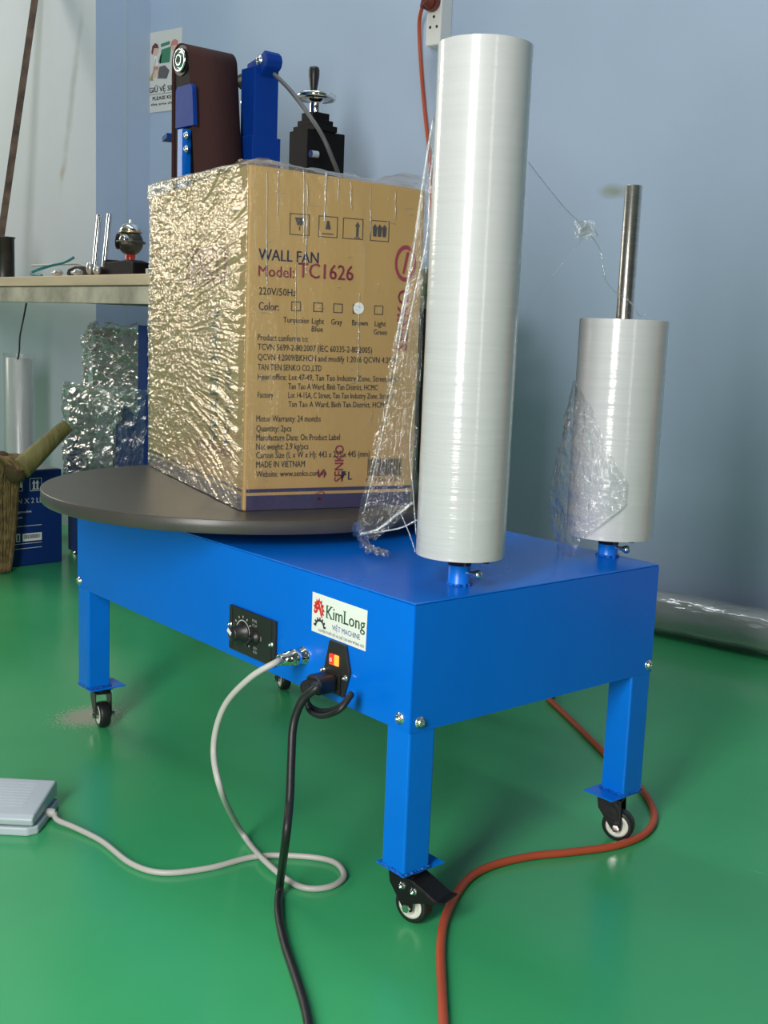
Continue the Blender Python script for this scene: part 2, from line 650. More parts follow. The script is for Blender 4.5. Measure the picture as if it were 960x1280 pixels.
# wound stretch film: milky white with fine winding lines that run round the roll
def roll_mat(name, color, coat_rough, z_lines):
    m = mat(name, color, 0.45, coat=1.0, coat_rough=coat_rough, spec=0.45)
    N, L = m.node_tree.nodes, m.node_tree.links
    b = N['Principled BSDF']
    b.inputs['Coat IOR'].default_value = 1.6
    tc = N.new('ShaderNodeTexCoord')
    mp = N.new('ShaderNodeMapping')
    mp.inputs['Scale'].default_value = (2.0, 2.0, z_lines)
    L.new(tc.outputs['Object'], mp.inputs['Vector'])
    n = N.new('ShaderNodeTexNoise')
    n.inputs['Scale'].default_value = 5
    n.inputs['Detail'].default_value = 5
    L.new(mp.outputs[0], n.inputs['Vector'])
    bp = N.new('ShaderNodeBump')
    bp.inputs['Strength'].default_value = 0.16
    bp.inputs['Distance'].default_value = 0.004
    L.new(n.outputs['Fac'], bp.inputs['Height'])
    L.new(bp.outputs[0], b.inputs['Normal'])
    L.new(bp.outputs[0], b.inputs['Coat Normal'])
    rp = N.new('ShaderNodeValToRGB')
    rp.color_ramp.elements[0].position = 0.25
    rp.color_ramp.elements[1].position = 0.75
    rp.color_ramp.elements[0].color = (*[c * 0.97 for c in color], 1)
    rp.color_ramp.elements[1].color = (*[min(1, c * 1.03) for c in color], 1)
    L.new(n.outputs['Fac'], rp.inputs[0])
    L.new(rp.outputs[0], b.inputs['Base Color'])


roll_mat('wound_film', (0.545, 0.54, 0.555), 0.11, 40.0)
roll_mat('wound_film_grey', (0.66, 0.68, 0.68), 0.25, 3.0)
mat('core_paper', (0.40, 0.28, 0.16), 0.8)
film_mat('film_clear', haze=0.02, fres=0.9, rough=0.09, bump=0.4, bscale=130, base=0.06)
film_mat('film_box', haze=0.02, fres=0.8, rough=0.12, bump=0.14, bscale=60, stretch=(2.5, 2.5, 0.5), base=0.05, milky=(0.80, 0.74, 0.62))
film_mat('film_crinkled', haze=0.07, fres=0.9, rough=0.13, bump=0.4, bscale=120, stretch=(0.6, 1.0, 1.8), base=0.18, tint=(1.0, 0.93, 0.80), milky=(0.86, 0.74, 0.52))
film_mat('film_silver', haze=0.12, fres=0.95, rough=0.18, bump=0.5, bscale=30, base=0.28, tint=(1.0, 0.97, 0.93))
film_mat('film_milky', haze=0.5, fres=0.8, rough=0.2, bump=0.4, bscale=40, stretch=(2, 2, 0.3), base=0.10, milky=(0.72, 0.76, 0.77))
film_mat('film_grey_pack', haze=0.55, fres=0.9, rough=0.14, bump=0.5, bscale=22, stretch=(0.5, 2, 2), base=0.12, milky=(0.48, 0.50, 0.48))

# ------------------------------------------------------------------ setting
def slab(name, x0, x1, y0, y1, z0, z1, m):
    return struct(MB().box(x0, x1, y0, y1, z0, z1).build(name, m))


RX0, RX1, RY0, RZ = -4.0, 3.2, -1.75, 2.85
slab('floor', RX0, RX1, RY0, WALL_Y, -0.1, 0.0, 'green_epoxy')
slab('wall_back', RX0, RX1, WALL_Y, WALL_Y + 0.12, 0.0, RZ, 'blue_wall')
slab('wall_left', RX0 - 0.12, RX0, RY0, WALL_Y, 0.0, RZ, 'pale_wall')
slab('wall_right', RX1, RX1 + 0.12, RY0, WALL_Y, 0.0, RZ, 'grey_wall')
slab('wall_front', RX0, RX1, RY0 - 0.12, RY0, 0.0, RZ, 'grey_wall')
slab('ceiling', RX0, RX1, RY0, WALL_Y, RZ, RZ + 0.1, 'ceiling_white')
# the boxed-out part of the back wall: pale front face, blue side face
mb = MB().box(RX0, COL_X, COL_Y, WALL_Y, 0, RZ)
mb.mi = [0, 0, 0, 0, 0, 1]
struct(mb.build('wall_pier', ['pale_wall', 'blue_wall']))
jl = at_x(158, 200, COL_X)
struct(MB().box(COL_X, COL_X + 0.0015, jl.y - 0.003, jl.y + 0.003, 0, RZ).build('trim_1', 'joint_line'))

# ------------------------------------------------------------------ the wrapping machine
ML, MW, MT = 0.7418, 0.38, 0.035
ZB, ZT, ZL = 0.2098, 0.3405, 0.0618
MY = R(-13.4)
mach = empty('wrapping_machine', (0, 0, 0), MY,
             'blue steel pallet wrapping machine on four casters with round black turntable', 'machine')
EX = Vector((math.cos(MY), math.sin(MY), 0))
EY = Vector((-math.sin(MY), math.cos(MY), 0))


def mw(x, y, z):
    return EX * x + EY * y + Vector((0, 0, z))


th = 0.0015
MB().box(-ML, 0, 0, MW, ZT - 0.002, ZT).build('top_panel', 'machine_blue', mach, bevel=0.0012)
for name, a in (('front_panel', (-ML, -0.0006, 0, th, ZB, ZT - 0.0022)), ('back_panel', (-ML, 0, MW - th, MW, ZB, ZT - 0.0022)),
                ('end_panel', (-th, 0, 0.0006, MW - th, ZB, ZT - 0.0022)), ('end_panel', (-ML, -ML + th, th, MW - th, ZB, ZT - 0.0022))):
    MB().box(*a).build(name, 'machine_blue', mach)
# lower stiffening lips
MB().box(-ML + 0.03, -0.03, 0.002, 0.02, ZB, ZB + 0.0015).build('panel_lip', 'machine_blue', mach)
MB().box(-0.02, -0.002, 0.03, MW - 0.03, ZB, ZB + 0.0015).build('panel_lip', 'machine_blue', mach)


def bolt_mesh(r=0.0042):
    b = MB()
    b.lathe([(r * 1.5, 0), (r * 1.5, 0.0008), (r, 0.001), (r, 0.0028), (r * 0.75, 0.004), (r * 0.45, 0.0042), (r * 0.4, 0.002), (0.0001, 0.002)], 12, 0)
    return b


def bolt(parent, p, n, r=0.0042, m='zinc', name='bolt'):
    o = bolt_mesh(r).build(name, m, parent, p)
    o.rotation_euler = Vector(n).to_track_quat('Z', 'Y').to_euler()
    return o


def caster(px, py, yaw, brake=False):
    c = MB()
    # top plate, swivel race and the two fork cheeks
    c.box(-0.016, 0.016, -0.014, 0.014, 0.0575, ZL - 0.0022)
    c.lathe([(0.013, 0.052), (0.015, 0.0535), (0.015, 0.0575), (0.012, 0.0576)], 20, 0)
    for s in (-1, 1):
        poly = [(-0.014, 0.053), (0.016, 0.053), (0.014, 0.040), (-0.004, 0.0155), (-0.0095, 0.0135), (-0.0145, 0.0155), (-0.0155, 0.021)]
        M = Matrix.Translation((0, s * 0.0115 + 0.0008, 0)) @ Matrix.Rotation(PI / 2, 4, 'X')
        c.prism(poly, 0, 0.0016, 0, M)
    c.box(-0.014, 0.016, -0.0105, 0.0105, 0.0505, 0.053)
    o = c.build('caster', 'black_steel', mach, (px, py, 0), (0, 0, yaw), bevel=0.0008)
    w = MB()
    prof = [(0.0135, -0.0075), (0.0165, -0.008), (0.0188, -0.0062), (0.0192, -0.003), (0.0192, 0.003), (0.0188, 0.0062), (0.0165, 0.008), (0.0135, 0.0075)]
    MX = Matrix.Translation((-0.0095, 0, 0.0192)) @ Matrix.Rotation(PI / 2, 4, 'X')
    w.lathe(prof, 32, 0, MX, True, False)
    w.build('tyre', 'rubber_black', o)
    h = MB()
    h.lathe([(0.0001, -0.0055), (0.0095, -0.0055), (0.0098, -0.0078), (0.0137, -0.0078), (0.0137, 0.0078), (0.0098, 0.0078), (0.0095, 0.0055), (0.0001, 0.0055)], 32, 0, MX, True, False)
    hb = h.build('wheel_hub', 'hub_white', o)
    a = MB()
    a.cyl((-0.0095, -0.0155, 0.0192), (-0.0095, 0.0155, 0.0192), 0.0028, 12)
    a.cyl((-0.0095, -0.0165, 0.0192), (-0.0095, -0.0135, 0.0192), 0.0046, 6, 0, None, False)
    a.cyl((-0.0095, 0.0135, 0.0192), (-0.0095, 0.0165, 0.0192), 0.0046, 6, 0, None, False)
    a.build('axle', 'zinc', o)
    if brake:
        l = MB()
        M = Matrix.Rotation(PI / 2, 4, 'X')
        for s in (-1, 1):
            poly = [(0.006, 0.05), (-0.012, 0.052), (-0.042, 0.038), (-0.044, 0.034), (-0.03, 0.031), (-0.016, 0.026), (-0.004, 0.03)]
            l.prism(poly, 0, 0.0015, 0, Matrix.Translation((0, s * 0.0142 + 0.0008, 0)) @ M)
        l.prism([(-0.014, 0.0515), (-0.045, 0.0375), (-0.052, 0.0385), (-0.052, 0.0362), (-0.0445, 0.0352), (-0.014, 0.049)], -0.0142, 0.0142, 0, M)
        l.build('brake_lever', 'black_steel', o, bevel=0.0006)
        for bx, bz in ((-0.004, 0.0425), (-0.018, 0.0405)):
            b2 = bolt_mesh(0.0026).build('rivet', 'zinc', o, (bx, 0.0151, bz))
            b2.rotation_euler = (-PI / 2, 0, 0)
    return o


for lx, ly, sx, sy, yaw, brake in ((0, 0, -1, 1, R(195), True), (-ML, 0, 1, 1, R(169), False),
                                   (0, MW, -1, -1, R(205), False), (-ML, MW, 1, -1, R(160), False)):
    x0, x1 = sorted((lx, lx + sx * MT))
    y0, y1 = sorted((ly, ly + sy * MT))
    e = 0.0004
    leg = MB().box(x0 + e, x1 - e, y0 + e, y1 - e, ZL, ZB + 0.06).build('leg', 'leg_blue', mach, bevel=0.002)
    # caster plate, offset inwards, with a torn-looking weld bead round the leg
    px0, px1 = sorted((lx, lx + sx * 0.043))
    py0, py1 = sorted((ly, ly + sy * 0.056))
    MB().box(px0, px1, py0, py1, ZL - 0.0022, ZL).build('foot_plate', 'leg_blue', leg, bevel=0.0006)
    wb = MB()
    ring = []
    for k in range(40):
        t = k / 40 * 4
        s_, f_ = int(t), t - int(t)
        q = [(x0, y0), (x1, y0), (x1, y1), (x0, y1)]
        a_, b_ = q[s_], q[(s_ + 1) % 4]
        ring.append((a_[0] + (b_[0] - a_[0]) * f_ + random.uniform(-.0006, .0006), a_[1] + (b_[1] - a_[1]) * f_ + random.uniform(-.0006, .0006), ZL + 0.0006 + random.uniform(0, .0008)))
    ring.append(ring[0])
    wb.tube(ring, 0.0013, 6, 0, 1, radii=[random.uniform(.0008, .002) for _ in range(41)])
    wb.build('weld_bead', 'weld_blue', leg)
    caster(lx + sx * 0.0225, ly + sy * 0.026, yaw, brake)
# body bolts
for p, n in (((-0.0152, 0, ZB + 0.0119), (0, -1, 0)), ((-0.7393 + 0.004, 0, ZB + 0.0095), (0, -1, 0)),
             ((0, 0.0129, ZB + 0.0097), (1, 0, 0)), ((0, 0.3740, ZB + 0.0096), (1, 0, 0)),
             ((-MT, MW - 0.017, ZB - 0.006), (-1, 0, 0)), ((-ML, 0.013, ZB + 0.01), (-1, 0, 0))):
    bolt(mach, p, n)

# turntable
DX, DY, DR = -0.5409, 0.1617, 0.2793
t = MB()
t.lathe([(DR - 0.0008, 0.3567), (DR, 0.3575), (DR, 0.3725), (DR - 0.0008, 0.3734)], 160, 0, Matrix.Translation((DX, DY, 0)), True)
t.build('turntable', 'turntable_black', mach)
MB().lathe([(0.06, ZT), (0.06, 0.3567)], 32, 0, Matrix.Translation((DX, DY, 0))).build('turntable_bearing', 'black_steel', mach)

# film roll holders: post, collar, flange, clamp screw, rod
R1 = (-0.0423, 0.097, 0.046, 0.3725, 0.8725)
R2 = (-0.0650, 0.3653, 0.0512, 0.3666, 0.6205)
for x, y, rr, z0, z1 in (R1, R2):
    Mt = Matrix.Translation((x, y, 0))
    po = MB().lathe([(0.0122, ZT), (0.0118, ZT + 0.001), (0.0118, z0 - 0.010), (0.0105, z0 - 0.0095)], 28, 0, Mt).build('roll_post', 'leg_blue', mach)
    wb = MB()
    ring = [(x + 0.0125 * math.cos(a) + random.uniform(-.0005, .0005), y + 0.0125 * math.sin(a) + random.uniform(-.0005, .0005), ZT + 0.001) for a in [2 * PI * k / 26 for k in range(27)]]
    wb.tube(ring, 0.001, 6, 0, 1, radii=[random.uniform(.0008, .0022) for _ in range(27)]).build('weld_bead', 'weld_blue', po)
    fl = MB()
    fl.lathe([(0.0108, z0 - 0.0115), (0.0122, z0 - 0.0110), (0.0122, z0 - 0.004), (0.028, z0 - 0.0035), (0.028, z0 - 0.0005), (0.01, z0 - 0.0004)], 32, 0, Mt)
    ca, sa = math.cos(R(48)), math.sin(R(48))
    Mb = Mt @ Matrix.Rotation(R(52), 4, 'Z')
    fl.box(0.01, 0.030, -0.004, 0.004, z0 - 0.0062, z0 - 0.0022, 0, Mb)
    fl.box(0.024, 0.030, -0.004, 0.004, z0 - 0.009, z0 - 0.0022, 0, Mb)
    fl.build('roll_flange', 'black_plastic', mach)
    top = 0.7723 if rr == R2[2] else z1 - 0.02
    MB().lathe([(0.0098, z0 - 0.01), (0.0098, top - 0.001), (0.009, top)], 28, 0, Mt).build('roll_rod', 'steel_rod', mach)
    cs = MB()
    d = Vector((math.cos(R(35)), math.sin(R(35)), 0)) if rr == R1[2] else Vector((math.cos(R(30)), math.sin(R(30)), 0))
    d = (Vector((0.42, -0.42, 0)) + Vector((0.4, 0.45, 0)) * 1.0).normalized()
    p = Vector((x, y, ZT + (z0 - ZT) * 0.46)) + d * 0.009
    cs.cyl(p, p + d * 0.013, 0.0021, 10)
    cs.cyl(p + d * 0.012, p + d * 0.0155, 0.0032, 12)
    cs.sphere(p + d * 0.0175, 0.0048, 8)
    cs.build('clamp_screw', 'zinc', mach)

# ---- control panel on the long face (local x along the face, plane y = 0)
def face_M(x, z, off=0.0):
    """face coordinates (right, up, out) -> machine coordinates on the long face"""
    return Matrix.Translation((x, -off, z)) @ Matrix.Rotation(PI / 2, 4, 'X')


pan = MB().prism([(-0.047, -0.0265), (0.0475, -0.0265), (0.0475, 0.0265), (-0.047, 0.0265)], 0, 0.0045, 0, face_M(-0.2755, ZB + 0.0360)).build(
    'control_panel', 'dark_panel', mach, bevel=0.001)
FM = face_M(-0.2755, ZB + 0.0360)
kb = MB()
kb.lathe([(0.0125, 0.0045), (0.0125, 0.006), (0.0095, 0.0065), (0.0088, 0.019), (0.0075, 0.0205), (0.0001, 0.0206)], 28, 0, FM @ Matrix.Translation((-0.0165, -0.0005, 0)))
kb.build('speed_knob', 'black_plastic', pan)
MB().box(-0.0022, 0.0022, 0.0, 0.0086, 0.0206, 0.0212, 0, FM @ Matrix.Translation((-0.0165, -0.0005, 0)) @ Matrix.Rotation(R(60), 4, 'Z')).build('knob_pointer', 'print_white', pan)
pr = MB()
for k in range(11):
    a = R(225 - 27 * k)
    Mq = FM @ Matrix.Translation((-0.0165, -0.0005, 0.00475)) @ Matrix.Rotation(a, 4, 'Z')
    pr.box(0.0172, 0.0198, -0.0008, 0.0008, 0, 0.0001, 0, Mq)
ring = []
for k in range(40):
    a0, a1 = R(225 - 270 * k / 40), R(225 - 270 * (k + 1) / 40)
    c0 = (-0.0165, -0.0005)
    q = [(c0[0] + r * math.cos(a), c0[1] + r * math.sin(a)) for r, a in ((0.0135, a0), (0.0148, a0), (0.0148, a1), (0.0135, a1))]
    pr.flat(list(reversed(q)), 0.00475, 0, FM)
put_text(pr, 'FOR', 0.003, 0.0125, 0.0165, 0.0036, 0, FM, 0.01, 0.0048)
put_text(pr, 'STOP', 0.003, 0.0125, 0.0115, 0.0030, 0, FM, 0.01, 0.0048)
put_text(pr, 'REV', 0.006, 0.0135, -0.0150, 0.0032, 0, FM, 0.01, 0.0048)
put_text(pr, 'RUN', 0.006, 0.0135, -0.0195, 0.0030, 0, FM, 0.01, 0.0048)
put_text(pr, 'I', 0.0205, 0.0215, -0.0025, 0.006, 0, FM, 0.01, 0.0048)
pr.build('panel_print', 'grey_cable', pan)
tg = MB()
tg.lathe([(0.0085, 0.0045), (0.0085, 0.0065), (0.006, 0.007), (0.006, 0.0085), (0.0001, 0.0086)], 20, 0, FM @ Matrix.Translation((0.0085, -0.001, 0)))
tg.cyl(FM @ Vector((0.0085, -0.001, 0.008)), FM @ Vector((0.0085, -0.008, 0.017)), 0.0022, 10, 0, 0.003)
tg.build('toggle_switch', 'black_plastic', pan)
for bx, by in ((-0.0435, 0.0035), (0.0425, -0.001)):
    bolt(pan, FM @ Vector((bx, by, 0.0045)), (0, -1, 0), 0.0022)
for sx in (-0.0405, 0.041):
    MB().box(sx - 0.0012, sx + 0.0012, -0.024, 0.024, 0.0045, 0.0052, 0, FM).build('panel_rib', 'dark_panel', pan)

# ---- maker's label
lab = MB().flat([(0, 0.0006), (0.0925, 0.0), (0.0935, 0.0428), (0.0, 0.0435)], 0, 0, face_M(-0.1645, ZB + 0.0660, 0.0004)).build('maker_label', 'label_white', mach)
LM = face_M(-0.1645, ZB + 0.0660, 0.0006)
lt = MB()
put_text(lt, 'KimLong', 0.0255, 0.0905, 0.0205, 0.0135, 0, LM, 0.008)
# slab serifs
for sx, w_ in ((0.0252, 0.0042), (0.0325, 0.004), (0.0545, 0.0042)):
    for sy in (0.0203, 0.0333):
        lt.flat([(sx - 0.0004, sy), (sx + w_, sy), (sx + w_, sy + 0.0008), (sx - 0.0004, sy + 0.0008)], 0.00005, 0, LM)
lt.build('label_name', 'print_green', lab)
lt = MB()
put_text(lt, 'VIỆT MACHINE', 0.036, 0.083, 0.0098, 0.0055, 0, LM, 0.004)
lt.build('label_subtitle', 'print_blue', lab)
lt = MB()
put_text(lt, 'CHUYÊN THIẾT KẾ VÀ CHẾ TẠO MÁY ĐÓNG GÓI', 0.012, 0.0895, 0.0030, 0.0028, 0, LM, 0.004)
for k in range(7):   # half gear wheel
    a = R(8 + 27 * k)
    M2 = LM @ Matrix.Translation((0.0145, 0.0075, 0)) @ Matrix.Rotation(a, 4, 'Z')
    lt.flat([(0.0075, -0.0013), (0.0108, -0.0011), (0.0108, 0.0011), (0.0075, 0.0013)], 0, 0, M2)
for k in range(24):
    a0, a1 = R(180 * k / 24), R(180 * (k + 1) / 24)
    q = [(0.0145 + r * math.cos(a), 0.0075 + r * math.sin(a)) for r, a in ((0.0062, a0), (0.0086, a0), (0.0086, a1), (0.0062, a1))]
    lt.flat(q, 0.00005, 0, LM)
lt.build('label_fine_print', 'print_black', lab)
# red horned head emblem
em = MB()
head = [(0.0030, 0.0230), (0.0045, 0.0265), (0.0025, 0.0290), (0.0050, 0.0305), (0.0040, 0.0340), (0.0070, 0.0335), (0.0075, 0.0378), (0.0100, 0.0352), (0.0125, 0.0392),
        (0.0138, 0.0355), (0.0175, 0.0372), (0.0172, 0.0330), (0.0212, 0.0322), (0.0192, 0.0292), (0.0225, 0.0262), (0.0195, 0.0248), (0.0218, 0.0212), (0.0182, 0.0216),
        (0.0188, 0.0178), (0.0155, 0.0200), (0.0142, 0.0235), (0.0128, 0.0262), (0.0105, 0.0262), (0.0098, 0.0232), (0.0075, 0.0215), (0.0050, 0.0210)]
em.flat(head, 0, 0, LM)
em.build('label_emblem', 'logo_red', lab)
em = MB()
for q in ([(0.0085, 0.0300), (0.0110, 0.0312), (0.0105, 0.0292)], [(0.0125, 0.0345), (0.0142, 0.0320), (0.0150, 0.0280), (0.0156, 0.0322)], [(0.0160, 0.0300), (0.0172, 0.0262), (0.0168, 0.0225), (0.0180, 0.0268)],
          [(0.0052, 0.0262), (0.0078, 0.0254), (0.0060, 0.0242)]):
    em.flat(q, 0.0001, 0, LM)
em.build('label_emblem_gaps', 'label_white', lab)

# ---- power inlet with lit rocker switch
inlet = MB()
IM = face_M(-0.1165, ZB + 0.0345)
inlet.prism([(-0.0225, -0.010), (-0.0185, -0.0255), (0.0140, -0.0255), (0.0235, 0.0040), (0.0150, 0.0310), (-0.0120, 0.0310)], 0, 0.004, 0, IM)
inl = inlet.build('power_inlet', 'dark_panel', mach, bevel=0.0012)
MB().box(-0.0085, -0.0016, 0.0060, 0.0175, 0.003, 0.0062, 0, IM).build('switch_half', 'lamp_red', inl, bevel=0.0008)
MB().box(-0.0014, 0.0060, 0.0060, 0.0175, 0.003, 0.0052, 0, IM).build('switch_half', 'lamp_orange', inl, bevel=0.0008)
o_ = MB()
for k in range(16):
    a0, a1 = 2 * PI * k / 16, 2 * PI * (k + 1) / 16
    q = [(-0.0051 + r * math.cos(a), 0.0115 + r * math.sin(a)) for r, a in ((0.0012, a0), (0.0021, a0), (0.0021, a1), (0.0012, a1))]
    o_.flat(q, 0.0064, 0, IM)
o_.build('switch_mark', 'print_white', inl)
for bx, by in ((-0.0200, -0.0035), (0.0185, -0.0030)):
    bolt(inl, IM @ Vector((bx, by, 0.004)), (0, -1, 0), 0.0022)
MB().box(-0.015, 0.011, -0.024, -0.0015, 0.004, 0.0065, 0, IM).build('inlet_socket', 'black_plastic', inl, bevel=0.001)

# ---- round chrome connector for the pedal cable
CM = face_M(-0.1760, ZB + 0.0360)
co = MB()
co.lathe([(0.0100, 0), (0.0100, 0.003), (0.0085, 0.0035), (0.0085, 0.0075), (0.0075, 0.008), (0.0075, 0.012)], 24, 0, CM)
cn = co.build('cable_socket', 'chrome', mach)

# ------------------------------------------------------------------ film rolls
def film_roll(name, x, y, r, z0, z1, label):
    root = empty(name, mw(x, y, z0), MY, label, 'film roll', None)
    h = z1 - z0
    n, m = 96, 60
    a = np.linspace(0, 2 * PI, n, endpoint=False)[:, None]
    z = np.linspace(0, h, m)[None]
    rr = r + 0.0003 * (vnoise(0 * a + 0.3 + a * 0.6, z * 60, 3) - 0.5)
    V = np.stack([rr * np.cos(a) + 0 * z, rr * np.sin(a) + 0 * z, z + 0 * a], 2)
    w = grid(V, 'wound_film', 'wound_film', root, True)
    MB().lathe([(r, h), (r - 0.0006, h + 0.0003), (0.022, h - 0.0005)], 64, 0, None, True, False).build('roll_end', 'wound_film', root)
    e = MB()
    e.lathe([(0.022, 0.0003), (r - 0.0006, 0.0), (r, 0.0004)], 64, 0, None, True, False)
    e.build('roll_end', 'wound_film', root)
    MB().lathe([(0.0175, 0.0), (0.0215, 0.0), (0.0215, h), (0.0175, h), (0.0175, 0.0)], 40, 0, None, True, False).build('core_tube', 'core_paper', root)
    return root


tall = film_roll('film_roll', *R1, 'tall full roll of clear stretch film standing at the corner of the machine')
small = film_roll('film_roll', *R2, 'short roll of clear stretch film threaded by a steel rod')


def to_local(root, P):
    c, s = math.cos(root.rotation_euler.z), math.sin(root.rotation_euler.z)
    q = np.asarray(P, float) - np.array(root.location)
    out = q.copy()
    out[..., 0] = c * q[..., 0] + s * q[..., 1]
    out[..., 1] = -s * q[..., 0] + c * q[..., 1]
    return out


film_mat('film_loose', haze=0.04, fres=0.95, rough=0.08, bump=0.9, bscale=110, base=0.10)
film_mat('film_fold', haze=0.16, fres=0.9, rough=0.16, bump=0.5, bscale=160, base=0.22)

# ---- the loose web of film pulled from the tall roll towards the box
rc = mw(R1[0], R1[1], 0)
view = Vector((rc.x - CAM.x, rc.y - CAM.y, 0)).normalized()
left = Vector((-view.y, view.x, 0))
tan_p = rc + left * (R1[2] + 0.001)


def at_depth(px, py, d):
    """point on the ray at horizontal distance d from the camera"""
    v = ray(px, py)
    return CAM + v * (d / math.hypot(v.x, v.y))


dT = Vector((tan_p.x - CAM.x, tan_p.y - CAM.y)).length
dA = dT + 0.05
Aedge = [at_depth(543, 138, dT), at_depth(531, 195, dT + .03), at_depth(519, 285, dA), at_depth(503, 375, dA), at_depth(486, 455, dA), at_depth(468, 545, dA), at_depth(452, 625, dT + .03), at_depth(444, 664, dT + .01)]
Bedge = [at_depth(547, 139, dT), at_depth(541, 210, dT), at_depth(535, 300, dT), at_depth(530, 390, dT), at_depth(526, 480, dT), at_depth(522, 570, dT), at_depth(516, 628, dT + .01), at_depth(470, 676, dT)]
A_, B_ = spline(Aedge, 14), spline(Bedge, 14)
na, nb = len(A_), 46
P = np.zeros((na, nb, 3))
nrm = np.array((-view.x, -view.y, 0))
for i in range(na):
    tt = np.linspace(0, 1, nb)
    a3, b3 = np.array(A_[i]), np.array(B_[i])
    P[i] = a3[None] * (1 - tt[:, None]) + b3[None] * tt[:, None]
uu = np.linspace(0, 1, na)[:, None] + 0 * np.linspace(0, 1, nb)[None]
vv = np.linspace(0, 1, nb)[None] + 0 * uu
env = np.clip(np.minimum(vv, 1.0) * 6, 0, 1) * np.clip((1 - vv) * 8, 0, 1)
pleat = (ridge(vv * 9 + 0.6 * vnoise(uu * 5, vv * 3, 2), uu * 2.2, 1) - 0.5) * 0.010 + (ridge(vv * 22, uu * 7, 5) - .5) * 0.003 + (ridge(vv * 9 + uu * 22, uu * 30 - vv * 12, 8) - .5) * 0.0035
P += (pleat * env)[..., None] * nrm
P[:, :, 0] += (vnoise(uu * 16, vv * 6, 11) - .5) * .003
grid(to_local(tall, P), 'loose_web', 'film_clear', tall)
# tight folded strands at the edges and creases of the web
st = MB()
for pts, rad in (([(541, 150), (533, 200), (524, 262), (519, 300)], .0011), ([(545, 165), (538, 225), (533, 300), (520, 360), (505, 430)], .0009),
                 ([(519, 300), (506, 372), (494, 430)], .0011), ([(512, 350), (500, 420), (492, 470), (474, 560), (455, 640)], .0007),
                 ([(516, 628), (494, 645), (472, 662), (450, 668)], .0018), ([(521, 650), (500, 660), (468, 666)], .001), ([(518, 500), (512, 560), (516, 610), (520, 668)], .0007),
                 ([(500, 640), (512, 668), (519, 690)], .0007)):
    st.tube([at_depth(x, y, dT + 0.005) for x, y in pts], rad, 5, 0, 6)
stv = np.array(st.v)
st.v = [tuple(q) for q in to_local(tall, stv)]
st.build('film_strands', 'film_fold', tall)['kind'] = 'stuff'
# crumpled tail lying on the top panel
n1, n2 = 50, 18
u1 = np.linspace(0, 1, n1)
cen = spline([at_depth(446, 660, dT + .01), at_z(452, 676, ZT + .012), at_z(462, 689, ZT + .006), at_z(484, 696, ZT + .005)], 17)
cen = np.array([cen[min(int(t * (len(cen) - 1)), len(cen) - 1)] for t in u1])
wid = np.interp(u1, [0, .3, .6, .9, 1], [.010, .014, .010, .016, .008])
T = np.zeros((n1, n2, 3))
for j in range(n2):
    s_ = j / (n2 - 1) - .5
    T[:, j] = cen + np.array(left)[None] * (s_ * wid)[:, None] + np.array((0, 0, 1.))[None] * ((ridge(u1 * 14, 0 * u1 + j * .55, 4) - .3) * .012)[:, None] + nrm[None] * ((vnoise(u1 * 18, 0 * u1 + j * .7, 6) - .5) * .016)[:, None]
T[:, :, 2] = np.maximum(T[:, :, 2], ZT + 0.0012)
grid(to_local(tall, T), 'crumpled_tail', 'film_loose', tall)

# ---- thin film drawn from the tall roll across to the rod of the short roll
p_r = rc - left * (R1[2] + 0.0005)
dR_ = Vector((p_r.x - CAM.x, p_r.y - CAM.y)).length
rod_c = mw(R2[0], R2[1], 0)
dRod = Vector((rod_c.x - CAM.x, rod_c.y - CAM.y)).length


def bridge(px, py, off=0.0):
    t_ = (px - 662) / (790 - 662)
    return at_depth(px, py, dR_ + (dRod - 0.02 - dR_) * t_ + off)


top_e = spline([bridge(661, 203), bridge(688, 238), bridge(712, 266), bridge(737, 288)], 10)
bot_e = spline([bridge(657, 255), bridge(660, 330), bridge(654, 388), bridge(722, 302)], 10)
bot_e = spline([bridge(656, 395), bridge(680, 362), bridge(704, 328), bridge(730, 300)], 10)
P = np.zeros((len(top_e), 30, 3))
for i in range(len(top_e)):
    tt = np.linspace(0, 1, 30)[:, None]
    P[i] = np.array(top_e[i])[None] * (1 - tt) + np.array(bot_e[i])[None] * tt
uu = np.linspace(0, 1, len(top_e))[:, None] + np.zeros((1, 30))
vv = np.linspace(0, 1, 30)[None] + 0 * uu
P += ((ridge(uu * 3 + vv * 4, vv * 7 - uu * 2, 9) - .5) * .008)[..., None] * nrm
film_mat('film_sheer', haze=0.02, fres=0.2, rough=0.1, bump=0.12, bscale=60, base=0.008)
bs = grid(to_local(tall, P), 'bridging_film', 'film_sheer', tall)
st = MB()
for pts, rad in (([(661, 203), (688, 238), (712, 266), (733, 284)], .0006), ([(737, 292), (750, 312), (755, 340), (758, 352), (768, 364), (781, 372), (790, 380), (797, 392)], .0008),
                 ([(726, 300), (706, 326), (690, 346)], .0004), ([(797, 392), (803, 396), (807, 392)], .0006)):
    st.tube([bridge(x, y) for x, y in pts], rad, 5, 0, 6)
# knot of crumpled film
kc = bridge(731, 287)
for k in range(12):
    a = random.uniform(0, 6.28)
    pts = [kc + Vector((random.gauss(0, .006), random.gauss(0, .006), random.gauss(0, .0055))) for _ in range(4)]
    st.tube(pts, .0007, 5, 0, 5)
st.v = [tuple(q) for q in to_local(tall, np.array(st.v))]
st.build('film_strands', 'film_fold', tall)['kind'] = 'stuff'
kn = MB()
gridn = 14
K = np.zeros((gridn, gridn, 3))
for i in range(gridn):
    for j in range(gridn):
        q = kc + (-left) * ((i / 13 - .5) * .022) + Vector((0, 0, (j / 13 - .5) * .02)) + view * random.uniform(-.004, .004)
        K[i, j] = q
grid(to_local(tall, K), 'film_knot', 'film_loose', tall)

